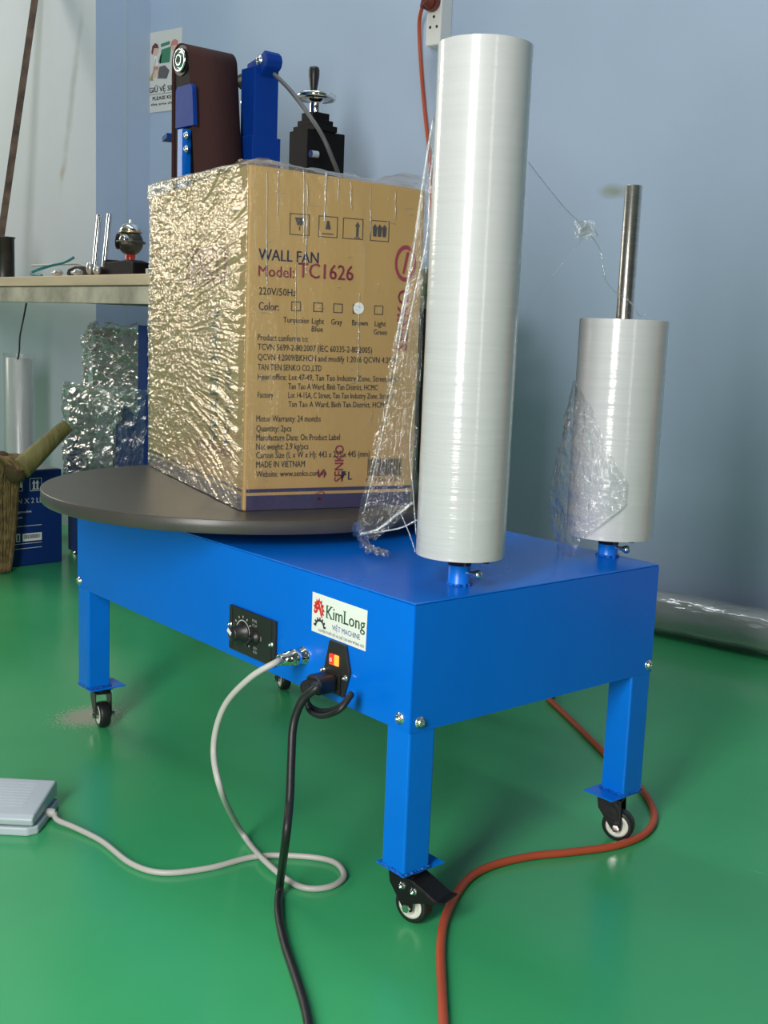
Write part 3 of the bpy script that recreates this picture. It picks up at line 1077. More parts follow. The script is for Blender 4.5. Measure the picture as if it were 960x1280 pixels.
# ---- loose film hanging round the left side of the short roll
rs = np.array(mw(R2[0], R2[1], 0))
n1, n2 = 90, 110
av = math.atan2(-view.y, -view.x)   # towards the camera
ang = np.linspace(av - R(118), av + R(12), n1)[:, None]     # image-left is the negative side
zz = np.linspace(ZT + 0.001, 0.548, n2)[None]
f = (zz - zz.min()) / (zz.max() - zz.min())
side = np.clip((av - ang) / R(118), -0.1, 1)
flare = 0.0015 + 0.022 * np.clip(side, 0, 1) ** 2 * np.exp(-((f - 0.36) / 0.36) ** 2)
cr = (ridge(ang * 7, zz * 45, 2) - .4) * .006 + (ridge(ang * 14 + zz * 40, zz * 80 - ang * 9, 7) - .5) * .004
fade = np.clip(f * 6, .25, 1) * np.clip((1 - f) * 5, 0, 1) * np.clip((ang - ang.min()) * 4, 0.1, 1) * np.clip((ang.max() - ang) * 3, 0.1, 1)
rr = R2[2] + 0.001 + np.maximum(flare + cr * fade, 0.0003)
# lower-right and upper-left corners are torn away in an oblique line
zlim = np.interp(((ang - ang.min()) / (ang.max() - ang.min())).ravel(), [0, .35, .6, .8, 1], [1, 1, .86, .62, .45])[:, None]
z2 = zz.min() + (zz - zz.min()) * zlim
zmin = np.interp(((ang - ang.min()) / (ang.max() - ang.min())).ravel(), [0, .5, .62, 1], [0, .0, .028, .07])[:, None]
z2 = np.maximum(z2, zz.min() + zmin + 0 * z2)
V = np.stack([rs[0] + rr * np.cos(ang), rs[1] + rr * np.sin(ang), z2 + 0 * rr], 2)
grid(to_local(small, V), 'loose_film', 'film_loose', small)

# ------------------------------------------------------------------ the wrapped carton on the turntable
BA = -27.602433 * PI / 180
BX, BY_, BH = 0.46, 0.2314, 0.4093
ZD = 0.3734
boxp = mw(-0.3663, 0.0402, ZD)
carton = empty('wrapped_carton', boxp, BA, 'brown wall fan carton wrapped in crinkled clear film on the turntable', 'carton')
V = []
cb = bmesh.new()
b = MB().box(-BX, 0, 0, BY_, 0, BH)
b.v = [(x, y, z - (0.010 if (z > .2 and x > -.1 and y > .1) else 0.0)) for x, y, z in b.v]
b.build('carton_body', 'cardboard', carton, bevel=0.003, seg=3)
# printed face: local plane x = 0, u along +y, v up
def PF(off=0.0007):
    M = Matrix.Identity(4)
    M.col[0] = (0, 1, 0, 0)
    M.col[1] = (0, 0, 1, 0)
    M.col[2] = (1, 0, 0, 0)
    M.col[3] = (off, 0, 0, 1)
    return M


FB = PF()
band = MB()
band.flat([(0.0035, 0.0228), (BY_ - .0035, 0.0228), (BY_ - .0035, 0.0272), (0.0035, 0.0272)], 0, 0, FB)
band.flat([(0.0035, 0.0008), (BY_ - .0035, 0.0008), (BY_ - .0035, 0.0190), (0.0035, 0.0190)], 0, 0, FB)
LF = Matrix.Translation((0, -0.0007, 0)) @ Matrix.Rotation(PI / 2, 4, 'X')
band.flat([(-BX + .004, 0.0008), (-.004, 0.0008), (-.004, 0.0190), (-BX + .004, 0.0190)], 0, 0, LF)
band.flat([(-BX + .004, 0.0228), (-.004, 0.0228), (-.004, 0.0265), (-BX + .004, 0.0265)], 0, 0, LF)
band.build('printed_band', 'print_navy', carton)
tn = MB()
put_text(tn, 'WALL FAN', 0.0130, 0.0893, 0.3010, 0.0132, 0, FB, 0.012)
put_text(tn, 'Color:', 0.0145, 0.040, 0.2425, 0.0095, 0, FB, 0.01)
put_text(tn, 'ĐL', 0.1276, 0.1437, 0.0362, 0.0105, 0, FB, 0.006)
tn.build('printed_title', 'print_navy', carton)
tr_ = MB()
put_text(tr_, 'Model:', 0.0133, 0.0585, 0.2820, 0.0128, 0, FB, 0.010)
put_text(tr_, 'TC1626', 0.0635, 0.1360, 0.2830, 0.0180, 0, FB, 0.014)
MT2 = FB @ Matrix.Translation((0.131, 0.034, 0)) @ Matrix.Rotation(PI / 2, 4, 'Z')
put_text(tr_, 'SENKO', 0, 0.046, 0, 0.012, 0, MT2, 0.02)
MT3 = FB @ Matrix.Translation((0.107, 0.010, 0)) @ Matrix.Rotation(PI / 2, 4, 'Z')
put_text(tr_, 'ĐỎ', 0.0, 0.012, 0, 0.010, 0, MT3, 0.02)
put_text(tr_, 'S', 0.030, 0.040, 0, 0.011, 0, MT3, 0.02)
# red maker's oval and upright lettering near the right edge
for k in range(28):
    a0, a1 = 2 * PI * k / 28, 2 * PI * (k + 1) / 28
    q = [(0.207 + rx * math.cos(a), 0.308 + rx * 1.5 * math.sin(a)) for rx, a in ((0.0115, a0), (0.0150, a0), (0.0150, a1), (0.0115, a1))]
    tr_.flat(q, 0, 0, FB)
tr_.flat([(0.203, .295), (0.206, .295), (0.212, .322), (0.208, .322)], 0, 0, FB)
MT4 = FB @ Matrix.Translation((0.214, 0.200, 0)) @ Matrix.Rotation(PI / 2, 4, 'Z')
put_text(tr_, 'SENKO', 0, 0.075, 0, 0.016, 0, MT4, 0.02)
tr_.build('printed_red', 'print_red', carton)
tb = MB()
lines = [('220V/50Hz', .0142, .0618, .2605, .0088), ('Product conforms to:', .0141, .0790, .2068, .0075), ('TCVN 5699-2-80:2007 (IEC 60335-2-80:2005)', .0143, .165, .1955, .0075),
         ('QCVN 4:2009/BKHCN and modify 1:2016 QCVN 4:2009', .0146, .200, .1835, .0075), ('TAN TIEN SENKO CO.,LTD', .0149, .0975, .1715, .0075),
         ('Head office: Lot 47-49, Tan Tao Industry Zone, Street No.2', .0151, .205, .1602, .0072), ('Tan Tao A Ward, Binh Tan District, HCMC', .0545, .175, .1492, .0072),
         ('Factory:', .0156, .0365, .1385, .0072), ('Lot 14-15A, C Street, Tan Tao Industry Zone, Street C', .0548, .200, .1385, .0072), ('Tan Tao A Ward, Binh Tan District, HCMC', .0552, .190, .1275, .0072),
         ('Motor Warranty: 24 months', .0145, .0985, .1095, .0078), ('Quantity: 2pcs', .0147, .060, .0975, .0078), ('Manufacture Date: On Product Label', .0149, .125, .0865, .0078),
         ('Net weight: 2.9 kg/pcs', .0150, .083, .0755, .0078), ('Carton Size (L x W x H): 443 x 255 x 445 (mm)', .0152, .167, .0650, .0078), ('MADE IN VIETNAM', .0155, .079, .0535, .0080),
         ('Website: www.senko.com.vn', .0157, .108, .0420, .0075)]
for s_, a, b_, y_, c_ in lines:
    put_text(tb, s_, a, b_, y_, c_, 0, FB, 0.003)
for s_, a, b_, y_ in (('Turquoise', .046, .079, .2290), ('Light', .083, .099, .2290), ('Blue', .083, .098, .2195), ('Gray', .1085, .123, .2290), ('Brown', .1365, .158, .2290), ('Light', .1675, .183, .2290), ('Green', .1665, .185, .2185)):
    put_text(tb, s_, a, b_, y_, .0068, 0, FB, 0.003)


def frame_sq(mb, x0, y0, x1, y1, w, M, mi=0):
    for q in ((x0, y0, x1, y0 + w), (x0, y1 - w, x1, y1), (x0, y0, x0 + w, y1), (x1 - w, y0, x1, y1)):
        mb.flat([(q[0], q[1]), (q[2], q[1]), (q[2], q[3]), (q[0], q[3])], 0, mi, M)


for cx in (.0620, .0905, .1170, .1430, .1722):
    frame_sq(tb, cx - .0062, .2432, cx + .0062, .2545, .0010, FB)
# handling symbols
for x0, x1 in ((.0510, .0765), (.0880, .1130), (.1200, .1470), (.1567, .1825)):
    frame_sq(tb, x0, .3325, x1, .3575, .0009, FB)
uy = .336
tb.flat([(.0575, uy + .017), (.0700, uy + .017), (.0665, uy + .008), (.0645, uy + .008), (.0645, uy + .002), (.063, uy + .002), (.063, uy + .008), (.061, uy + .008)], 0, 0, FB)
tb.flat([(.0930, uy), (.108, uy), (.108, uy + .0012), (.093, uy + .0012)], 0, 0, FB)
tb.flat([(.097, uy + .006), (.104, uy + .006), (.102, uy + .016), (.099, uy + .016)], 0, 0, FB)
for ax in (.1395,):
    tb.flat([(ax - .0016, uy), (ax + .0016, uy), (ax + .0016, uy + .012), (ax + .0036, uy + .012), (ax, uy + .018), (ax - .0036, uy + .012), (ax - .0016, uy + .012)], 0, 0, FB)
    tb.flat([(ax - .004, uy - .002), (ax + .004, uy - .002), (ax + .004, uy - .0008), (ax - .004, uy - .0008)], 0, 0, FB)
for ax in (.163, .1695, .176):
    tb.flat([(ax - .0022, uy + .002), (ax + .0022, uy + .002), (ax + .003, uy + .013), (ax, uy + .017), (ax - .003, uy + .013)], 0, 0, FB)
# bar code
bx = .165
random.seed(11)
while bx < .212:
    w_ = random.choice((.0006, .0009, .0014))
    tb.flat([(bx, .0400), (bx + w_, .0400), (bx + w_, .0620), (bx, .0620)], 0, 0, FB)
    bx += w_ + random.choice((.0006, .0009))
put_text(tb, '8 936 031', .163, .212, .0330, .005, 0, FB)
tb.build('printed_text', 'print_grey', carton)
wc = MB()
wc.flat([(.1447 + .0072 * math.cos(2 * PI * k / 24), .2500 + .0072 * math.sin(2 * PI * k / 24)) for k in range(24)], 0.0003, 0, FB)
wc.build('white_sticker', 'print_white', carton)
# faint print on the long side
ls = MB()
LV = LF @ Matrix.Translation((-.105, .07, 0)) @ Matrix.Rotation(PI / 2, 4, 'Z')
put_text(ls, 'WALL FAN', 0, .17, 0, .038, 0, LV, .01)
LV = LF @ Matrix.Translation((-.055, .07, 0)) @ Matrix.Rotation(PI / 2, 4, 'Z')
put_text(ls, 'TC1626', 0, .10, 0, .022, 0, LV, .01)
ls.build('printed_side_text', 'print_navy', carton)
ls = MB()
put_text(ls, 'SENKO', -.26, -.08, .275, .05, 0, LF, .02)
put_text(ls, 'www.senko.com.vn', -.2, -.05, .06, .014, 0, LF, .02)
ls.build('printed_side_logo', 'print_red', carton)

# the stretch film: a creased skin round the sides, folded over the top
def wrap_side(name, m, p0, p1, n_out, nu, nv, amp, mode, over=0.0, w0=0.0, w1=0.0):
    p0, p1, n_out = np.array(p0, float), np.array(p1, float), np.array(n_out, float)
    L_ = np.linalg.norm(p1 - p0)
    u = np.linspace(0, 1, nu)[:, None]
    z = np.linspace(0.0015, BH + over, nv)[None]
    U, Z = u * L_ + 0 * z, z + 0 * u
    if mode == 'streak':      # slanting streaks that fan out from the near corner, creased small facets on the far half
        u0_, z0_ = L_ * .06, BH * .50
        th_ = np.arctan2(Z - z0_, U - u0_ + .12)
        r_ = np.hypot(Z - z0_, U - u0_ + .12)
        wob = .10 * vnoise(r_ * 14, th_ * 5, 8)
        k = np.clip(U / L_, 0, 1)
        d = (ridge(th_ * 44 + wob * 14, r_ * 9, 1) - .35) * 0.85 + (ridge(th_ * 95 + wob * 12, r_ * 12, 2) - .4) * 0.45
        d2 = (ridge(U * 60 + Z * 20, Z * 70 - U * 30, 3) - .4) * 0.6 + (ridge(U * 150 + Z * 90, Z * 190, 4) - .4) * 0.35 + (ridge(U * 18, Z * 120, 6) - .4) * .5
        mix = np.clip((k - .30) * 2.2, 0, 1)
        d = d * mix + d2 * (1 - mix)
        bulge = 0.006 * np.clip((Z - BH * .9) / (BH * .1), 0, 1.3) + 0.003 * np.sin(PI * Z / BH)
    else:                     # tight film: vertical folds and a few level lines
        d = (ridge(U * 24 + 1.5 * vnoise(U * 6, Z * 5, 2), Z * 2.5, 5) ** 4) * 0.35 + (ridge(U * 7, Z * 60, 7) - .5) * .12 + (ridge(U * 60 + Z * 25, Z * 40, 9) ** 6) * .35
        d = d + (ridge(U * 17 + 1.2 * vnoise(U * 4, Z * 4, 12), Z * 2.6, 15) ** 9) * 1.9 * np.clip(vnoise(U * 9, Z * 5, 16) * 2 - .5, 0, 1)
        d = d + 1.6 * np.clip((Z - BH * .93) / (BH * .07), 0, 1) * (ridge(U * 60, Z * 90, 3) - .3)
        bulge = 0 * Z
    off = 0.0016 + np.maximum(d, -0.15) * amp + bulge
    edge = np.clip(np.minimum(u, 1 - u) * L_ / 0.012, 0.12, 1)
    off = 0.0014 + (off - 0.0014) * edge
    V = p0[None, None] + (p1 - p0)[None, None] * u[..., None] + n_out[None, None] * off[..., None]
    tz = 1 + (.042 * (1 - U / L_) * np.clip(Z / BH * 2 - 1, 0, 1) ** 2 if mode == 'streak' and L_ > .3 else (-.025 * U / L_ if p1[1] > .1 and p0[0] > -.1 else (-.025 if p0[1] > .1 and p0[0] > -.1 else 0)) + 0 * U)
    V[:, :, 2] = Z * tz
    if over:
        top = np.clip((Z - BH) / over, 0, 1)
        lift = ridge(U * 35, Z * 60, 12) * .009 * np.sin(np.clip(top, 0, 1) * PI * .8)
        V[:, :, 2] = (np.minimum(Z, BH + 0.003) + np.where(Z > BH, lift, 0)) * tz
        V -= (n_out[None, None] * (np.maximum(Z - BH, 0) + np.where(Z > BH, off, 0))[..., None])
    return grid(V, name, m, carton)


wrap_side('film_long_side', 'film_crinkled', (-BX - .001, 0, 0), (0.001, 0, 0), (0, -1, 0), 440, 400, 0.0038, 'streak', 0.05)
wrap_side('film_printed_side', 'film_box', (0, -.001, 0), (0, BY_ + .001, 0), (1, 0, 0), 260, 240, 0.0017, 'tight', 0.05)
wrap_side('film_far_side', 'film_box', (0.001, BY_, 0), (-BX - .001, BY_, 0), (0, 1, 0), 80, 80, 0.002, 'tight', 0.04)
wrap_side('film_left_side', 'film_crinkled', (-BX, BY_ + .001, 0), (-BX, -.001, 0), (-1, 0, 0), 120, 140, 0.0045, 'streak', 0.05)

# folds of the printed face's wrap, its bright glints shaped as pale slivers
random.seed(21)
fd_ = MB()
for u0, z0, u1, z1, rr in ((.067, .408, .069, .322, .0013), (.072, .395, .073, .285, .0009), (.096, .408, .095, .350, .0011), (.128, .400, .130, .368, .0010), (.021, .402, .024, .270, .0007),
                           (.188, .395, .190, .360, .0009), (.035, .405, .036, .345, .0007), (.112, .404, .112, .375, .0008), (.155, .398, .157, .340, .0006), (.060, .300, .063, .200, .0005), (.145, .27, .147, .15, .0005)):
    n_ = 7
    fd_.tube([(.0012, u0 + (u1 - u0) * k / n_ + random.uniform(-.0006, .0006), z0 + (z1 - z0) * k / n_) for k in range(n_ + 1)], rr, 6, 0, 3, radii=[rr * random.uniform(.3, 1.2) for _ in range(9)] + [.0002])
for k in range(46):
    u0, z0 = random.uniform(.01, .22), random.uniform(.03, .39)
    a_ = random.choice((0, 0, .3, -.3, 1.4)) + random.uniform(-.2, .2)
    l_ = random.uniform(.004, .016)
    fd_.tube([(.0014, u0 + l_ * t_ * math.cos(a_), z0 + l_ * t_ * math.sin(a_)) for t_ in (0, .35, .7, 1)], .0004, 5, 0, 2, radii=[.0001, .0005, .0004, .0001])
fd_.build('film_folds_and_glints', 'film_fold', carton)['kind'] = 'stuff'

# ------------------------------------------------------------------ cables on the floor, pedal
FO = mw(0, 0, 0)


def off_face(px, py, d):
    return at_plane(px, py, FO - EY * d, EY)


# pedal switch and its grey lead
c0 = at_z(35, 1045, 0)
pyaw = R(35)
pedal = empty('foot_pedal', (c0.x, c0.y, 0), pyaw, 'light grey plastic foot pedal switch on the green floor at the left', 'pedal')
b = MB()
b.prism([(0, -0.002), (0.010, 0.006), (0.010, 0.084), (-0.004, 0.090), (-0.085, 0.090), (-0.085, -0.002)], 0.0, 0.0105)
b.build('pedal_base', 'pedal_grey', pedal, bevel=0.002)
tr2 = MB()
prof = [(-0.001, 0.0125), (-0.0035, 0.0215), (0.004, 0.0245), (0.085, 0.034), (0.089, 0.031), (0.089, 0.0125)]
Mq = Matrix(((0, 0, 1, -0.084), (1, 0, 0, 0), (0, 1, 0, 0), (0, 0, 0, 1)))
tr2.prism(prof, 0.0, 0.0905, 0, Mq)
tr2.build('pedal_tread', 'pedal_grey', pedal, bevel=0.0028, seg=3)
sl = (0.034 - 0.0245) / 0.081
for k in range(9):
    yy = 0.020 + 0.0065 * k
    zz_ = 0.0245 + (yy - 0.004) * sl
    MB().add([(-0.068, yy, zz_), (-0.014, yy, zz_), (-0.014, yy + .003, zz_ + .0007), (-0.068, yy + .003, zz_ + .0007), (-0.014, yy + .0034, zz_ + .0002), (-0.068, yy + .0034, zz_ + .0002)],
             [(0, 1, 2, 3), (3, 2, 4, 5)]).build('tread_rib', 'pedal_grey', pedal)
MB().lathe([(0.0055, 0), (0.0055, 0.010), (0.004, 0.013)], 16, 0, Matrix.Translation((0.005, 0.045, 0.0095)) @ Matrix.Rotation(PI / 2, 4, 'Y')).build('cable_gland', 'grey_cable', pedal)

gl_end = pedal.matrix_world
pw = Matrix.Translation((c0.x, c0.y, 0)) @ Matrix.Rotation(pyaw, 4, 'Z') @ Vector((0.017, 0.045, 0.0085))
GR = 0.0034
conn = mw(-0.1760, -0.012, ZB + 0.0360)
pts = [conn, mw(-0.1770, -0.030, ZB + 0.0345), off_face(345, 828, 0.055), off_face(312, 848, 0.075), off_face(280, 884, 0.085), off_face(267, 935, 0.090), off_face(277, 990, 0.095)]
pts += [at_z(302, 1040, 0.012), at_z(331, 1076, GR + .004), at_z(372, 1107, GR), at_z(410, 1109, GR), at_z(430, 1095, GR), at_z(416, 1077, GR), at_z(372, 1070, GR), at_z(318, 1071, GR), at_z(262, 1085, GR),
        at_z(205, 1091, GR), at_z(165, 1080, GR), at_z(128, 1052, GR), at_z(95, 1035, GR + .001), at_z(72, 1025, 0.006), pw]
g = MB().tube(pts, GR, 12, 0, 10)
gc = empty('pedal_cable', (pts[10].x, pts[10].y, 0), 0, 'thin grey cable looping on the floor from the pedal to the chrome socket', 'cable')
MI = Matrix.Translation((-pts[10].x, -pts[10].y, 0))
g.v = [tuple(MI @ Vector(p)) for p in g.v]
g.build('cable', 'grey_cable', gc)
pl = MB()
PM = MI @ Matrix.Rotation(MY, 4, 'Z') @ CM
pl.lathe([(0.0078, 0.0085), (0.0090, 0.009), (0.0090, 0.016), (0.0078, 0.0165), (0.0078, 0.024), (0.0064, 0.0255), (0.0064, 0.034), (0.0045, 0.035)], 24, 0, PM)
pl.build('plug', 'chrome', gc)

# black power cord
CRR = 0.0044
pin = mw(-0.1185, -0.026, ZB + 0.0215)
pts = [mw(-0.1300, -0.030, ZB + 0.0180), off_face(398, 858, 0.045), off_face(379, 874, 0.055), off_face(367, 905, 0.062), off_face(364, 950, 0.072), off_face(362, 1000, 0.085), off_face(357, 1050, 0.100)]
pts += [at_z(350, 1105, 0.014), at_z(348, 1140, CRR + .001), at_z(356, 1180, CRR), at_z(370, 1222, CRR), at_z(382, 1262, CRR), at_z(388, 1300, CRR), at_z(392, 1360, CRR)]
cord = MB().tube(pts, CRR, 12, 0, 10)
pc = empty('power_cord', (pts[9].x, pts[9].y, 0), 0, 'black power cord plugged below the lit red switch and trailing on the floor', 'cable')
MI = Matrix.Translation((-pts[9].x, -pts[9].y, 0))
cord.v = [tuple(MI @ Vector(p)) for p in cord.v]
cord.build('cable', 'rubber_black', pc)
Mm = MI @ Matrix.Rotation(MY, 4, 'Z')
ph = MB()
P0 = IM @ Vector((-0.002, -0.0125, 0.0065))
ph.prism([(-0.012, -0.009), (0.008, -0.009), (0.010, -0.006), (0.010, 0.008), (0.006, 0.0105), (-0.010, 0.0105), (-0.014, 0.006), (-0.014, -0.006)], 0.0, 0.024, 0, Mm @ IM @ Matrix.Translation((-0.002, -0.0125, 0.0066)))
ph.build('plug_body', 'black_plastic', pc, bevel=0.003, seg=3)
sr_ = MB()
cps = spline([MI @ p for p in pts[:3]], 16)
acc, k = 0.0, 0
for a_, b_ in zip(cps[:-1], cps[1:]):
    acc += (b_ - a_).length
    if acc > .0034 * k and k < 8:
        sr_.cyl(a_, a_ + (b_ - a_).normalized() * .0022, 0.0078 - .0003 * k, 12)
        k += 1
sr_.build('strain_relief', 'rubber_black', pc)
lp = MB()
for off, dz in ((0.030, 0), (0.036, 6)):
    pp = [off_face(440, 866 + dz * .3, off - .015), off_face(424, 884 + dz * .6, off), off_face(402, 889 + dz, off), off_face(387, 882 + dz, off), off_face(384, 872, off), off_face(392, 864, off)]
    lp.tube(pp, 0.0030, 10, 0, 8)
lp.v = [tuple(MI @ Vector(p)) for p in lp.v]
lp.build('cord_loop', 'rubber_black', pc)

# orange extension lead: socket plug, down the wall, along the floor, under the machine
OR_ = 0.0046
sock_w = at_y(535, 5, WALL_Y)
pts = [at_y(528, 8, WALL_Y - .06), at_y(524, 30, WALL_Y - .03), at_y(526, 80, WALL_Y - .012), at_y(531, 140, WALL_Y - .012), at_y(537, 195, WALL_Y - .012), at_y(540, 260, WALL_Y - .012), at_y(541, 330, WALL_Y - .012)]
x_w = pts[-1].x
pts += [Vector((x_w, WALL_Y - .012, 0.40)), Vector((x_w + .01, WALL_Y - .012, 0.12)), Vector((x_w + .03, WALL_Y - .03, 0.02)), Vector((x_w + .10, WALL_Y - .10, OR_)), Vector((x_w + .12, WALL_Y - .35, OR_)), Vector((x_w + .20, 0.72, OR_)),
        at_z(660, 855, OR_), at_z(688, 876, OR_), at_z(722, 908, OR_), at_z(752, 938, OR_), at_z(790, 975, OR_), at_z(808, 995, OR_), at_z(818, 1020, OR_), at_z(806, 1042, OR_), at_z(770, 1057, OR_), at_z(715, 1065, OR_), at_z(660, 1071, OR_), at_z(610, 1084, OR_),
        at_z(580, 1104, OR_), at_z(558, 1143, OR_), at_z(551, 1180, OR_), at_z(552, 1230, OR_), at_z(555, 1290, OR_), at_z(558, 1350, OR_)]
ec = empty('extension_lead', (pts[24].x, pts[24].y, 0), 0, 'orange extension lead from the wall socket curling past the casters', 'cable')
g = MB().tube(pts[:14], OR_, 10, 0, 8)
MI = Matrix.Translation((-pts[24].x, -pts[24].y, 0))
lead = MB().tube(pts, OR_, 12, 0, 8)
lead.v = [tuple(MI @ Vector(p)) for p in lead.v]
lead.build('cable', 'orange_cable', ec)
pg = MB()
pa = at_y(541, 3, WALL_Y - .047)
pg.cyl(MI @ pa, MI @ (pa + Vector((0, -.014, 0))), 0.021, 20)
pg.cyl(MI @ (pa + Vector((0, -.014, 0))), MI @ (pa + Vector((-.004, -.030, 0))), 0.018, 20, 0, 0.009)
pg.cyl(MI @ (pa + Vector((-.002, -.028, 0))), MI @ at_y(528, 8, WALL_Y - .06), 0.008, 12, 0, 0.006)
pg.build('plug', 'plug_brown', ec)

# ------------------------------------------------------------------ wall things
sa, sb = at_y(534, 56, WALL_Y), at_y(551, 56, WALL_Y)
sw = (at_y(551, 30, WALL_Y - .045) - at_y(533, 30, WALL_Y - .045)).x
sx0 = at_y(533, 30, WALL_Y - .045).x
sz0 = at_y(540, 57, WALL_Y - .045).z
sock = empty('wall_socket', (sx0 + sw / 2, WALL_Y, sz0), 0, 'white surface mounted power socket on the blue wall', 'socket')
MB().box(-sw / 2, sw / 2, -.045, 0, 0, .26).build('socket_box', 'socket_white', sock, bevel=0.003)
hs = MB()
for z_, dx in ((.040, .009), (.040, -.009), (.062, 0)):
    hs.lathe([(.0034, 0), (.0001, .0002)], 12, 0, Matrix.Translation((dx, -.0452, z_)) @ Matrix.Rotation(PI / 2, 4, 'X'), False, False)
for z_, dx in ((.135, .009), (.135, -.009)):
    hs.lathe([(.0034, 0), (.0001, .0002)], 12, 0, Matrix.Translation((dx, -.0452, z_)) @ Matrix.Rotation(PI / 2, 4, 'X'), False, False)
hs.build('socket_holes', 'black_plastic', sock)

# poster
pA, pB, pC = at_y(185, 42, WALL_Y), at_y(228, 33, WALL_Y), at_y(185.5, 141.5, WALL_Y)
pwid, phgt = pB.x - pA.x, pA.z - pC.z
poster = empty('poster', (pA.x, WALL_Y - .001, pC.z), 0, 'small cleaning notice poster with two children and a green bin on the wall', 'poster')
PMx = Matrix.Rotation(PI / 2, 4, 'X')
MB().box(0, pwid, -.0008, .0008, 0, phgt).build('poster_sheet', 'poster_paper', poster)
PW = Matrix.Translation((0, -.0012, 0)) @ PMx @ Matrix.Diagonal((pwid, phgt, 1, 1))


def disc(cx, cy, rx, ry, n=20):
    return [(cx + rx * math.cos(2 * PI * k / n), cy + ry * math.sin(2 * PI * k / n)) for k in range(n)]


def pprint(name, m, polys, z=0.0):
    b = MB()
    for q in polys:
        b.flat(q, z, 0, PW)
    return b.build(name, m, poster)


pprint('poster_bin', 'ink_green', [[(.40, .80), (.66, .82), (.66, .86), (.40, .84)], [(.36, .60), (.66, .60), (.70, .79), (.42, .77)], [(.33, .62), (.40, .60), (.44, .72), (.38, .70)]])
pprint('poster_bag', 'ink_grey', [[(.30, .42), (.58, .40), (.66, .50), (.52, .57), (.36, .56)]])
pprint('poster_skin', 'ink_skin', [disc(.24, .765, .09, .055), disc(.80, .775, .09, .05), [(.18, .58), (.33, .58), (.32, .70), (.20, .70)], [(.20, .44), (.25, .44), (.26, .53), (.20, .53)], [(.28, .43), (.33, .43), (.33, .53), (.28, .53)]], .0001)
pprint('poster_hair', 'ink_hair', [[(.12, .75), (.15, .83), (.23, .865), (.31, .84), (.34, .79), (.27, .80), (.20, .80), (.16, .72)]], .0002)
pprint('poster_pink_hair', 'ink_pink', [[(.68, .78), (.71, .85), (.80, .875), (.89, .85), (.91, .77), (.84, .80), (.76, .80)], [(.19, .53), (.33, .53), (.33, .57), (.19, .57)]], .0002)
pprint('poster_shirt', 'print_white', [[(.19, .575), (.33, .575), (.31, .70), (.21, .70)]], .0003)
pprint('poster_broom', 'ink_yellow', [[(.05, .41), (.18, .40), (.17, .50)], [(.16, .48), (.19, .48), (.27, .66), (.25, .66)]], .0004)
pt = MB()
for s_, a, b_, y_, c_ in (('GIỮ VỆ SINH', .07, .93, .25, .065), ('PLEASE KEEP', .17, .85, .15, .045), ('this area clean', .12, .88, .085, .03)):
    put_text(pt, s_, a, b_, y_, c_, 0, PW, .02, .0002)
pt.flat([(.07, .222), (.93, .222), (.93, .226), (.07, .226)], .0002, 0, PW)
pt.build('poster_text', 'print_black', poster)

# ------------------------------------------------------------------ workbench (turned a little from the wall)
BYAW = R(-13)
bU = Vector((math.cos(BYAW), math.sin(BYAW), 0))
bV = Vector((-math.sin(BYAW), math.cos(BYAW), 0))
bP = Vector((-1.1801, 0.70, 0))
BZ = 0.6909


def bl(u, v, z):
    return bP + bU * u + bV * v + Vector((0, 0, z))


def at_v(px, py, v):
    """bench coordinates (u, v, z) of the ray where it meets the plane v"""
    p = at_plane(px, py, bP + bV * v, bV)
    q = p - bP
    return Vector((q.dot(bU), q.dot(bV), p.z))


bench = empty('workbench', bP, BYAW, 'worn wooden workbench on a steel frame behind the machine', 'workbench')
uL, uR = -1.48, 0.80  # left end drawn out past view to shade the wall below the bench
for k, (v0, v1, u0) in enumerate(((0, .145, uL), (.148, .29, -.66), (.293, .44, -.66), (.443, .56, -.62))):
    MB().box(u0, (uR, uR - .1, uR - .22, uR - .33)[k], v0, v1, BZ - .0225, BZ - .0008 * (k % 2)).build('plank', 'wood_board', bench, bevel=0.0015)
MB().box(uL, uR - .01, .004, .030, BZ - .060, BZ - .0245).build('front_rail', 'rail_steel', bench, bevel=0.001)
MB().box(-.62, uR - .36, .50, .53, BZ - .060, BZ - .0245).build('back_rail', 'rail_steel', bench)
for u in (-0.62, 0.155, uR - .40):
    MB().box(u, u + .03, .030, .50, BZ - .056, BZ - .0245).build('cross_rail', 'rail_steel', bench)
for u, v in ((uL + .005, .008), (uR - .06, .06), (uR - .40, .495), (-.62, .495)):
    MB().box(u, u + .03, v, v + .03, 0, BZ - .058).build('bench_leg', 'black_steel', bench)

# belt grinder
PMX90 = Matrix.Rotation(PI / 2, 4, 'X')
sq = at_v(224, 75, .100)
gr = empty('belt_grinder', bl(sq.x, .16, BZ), BYAW, 'tall belt grinder with brown abrasive belt and blue frame on the bench', 'grinder')
Rt, Rb = 0.033, 0.052
zt, zb_ = sq.z - BZ, 0.085
vn, vf = -0.058, 0.058     # belt between v = .102 and .218
def GU(px, py, v):
    q = at_v(px, py, v)
    return Vector((q.x - sq.x, v - .16, q.z - BZ))


du = Rb - Rt - 0.002
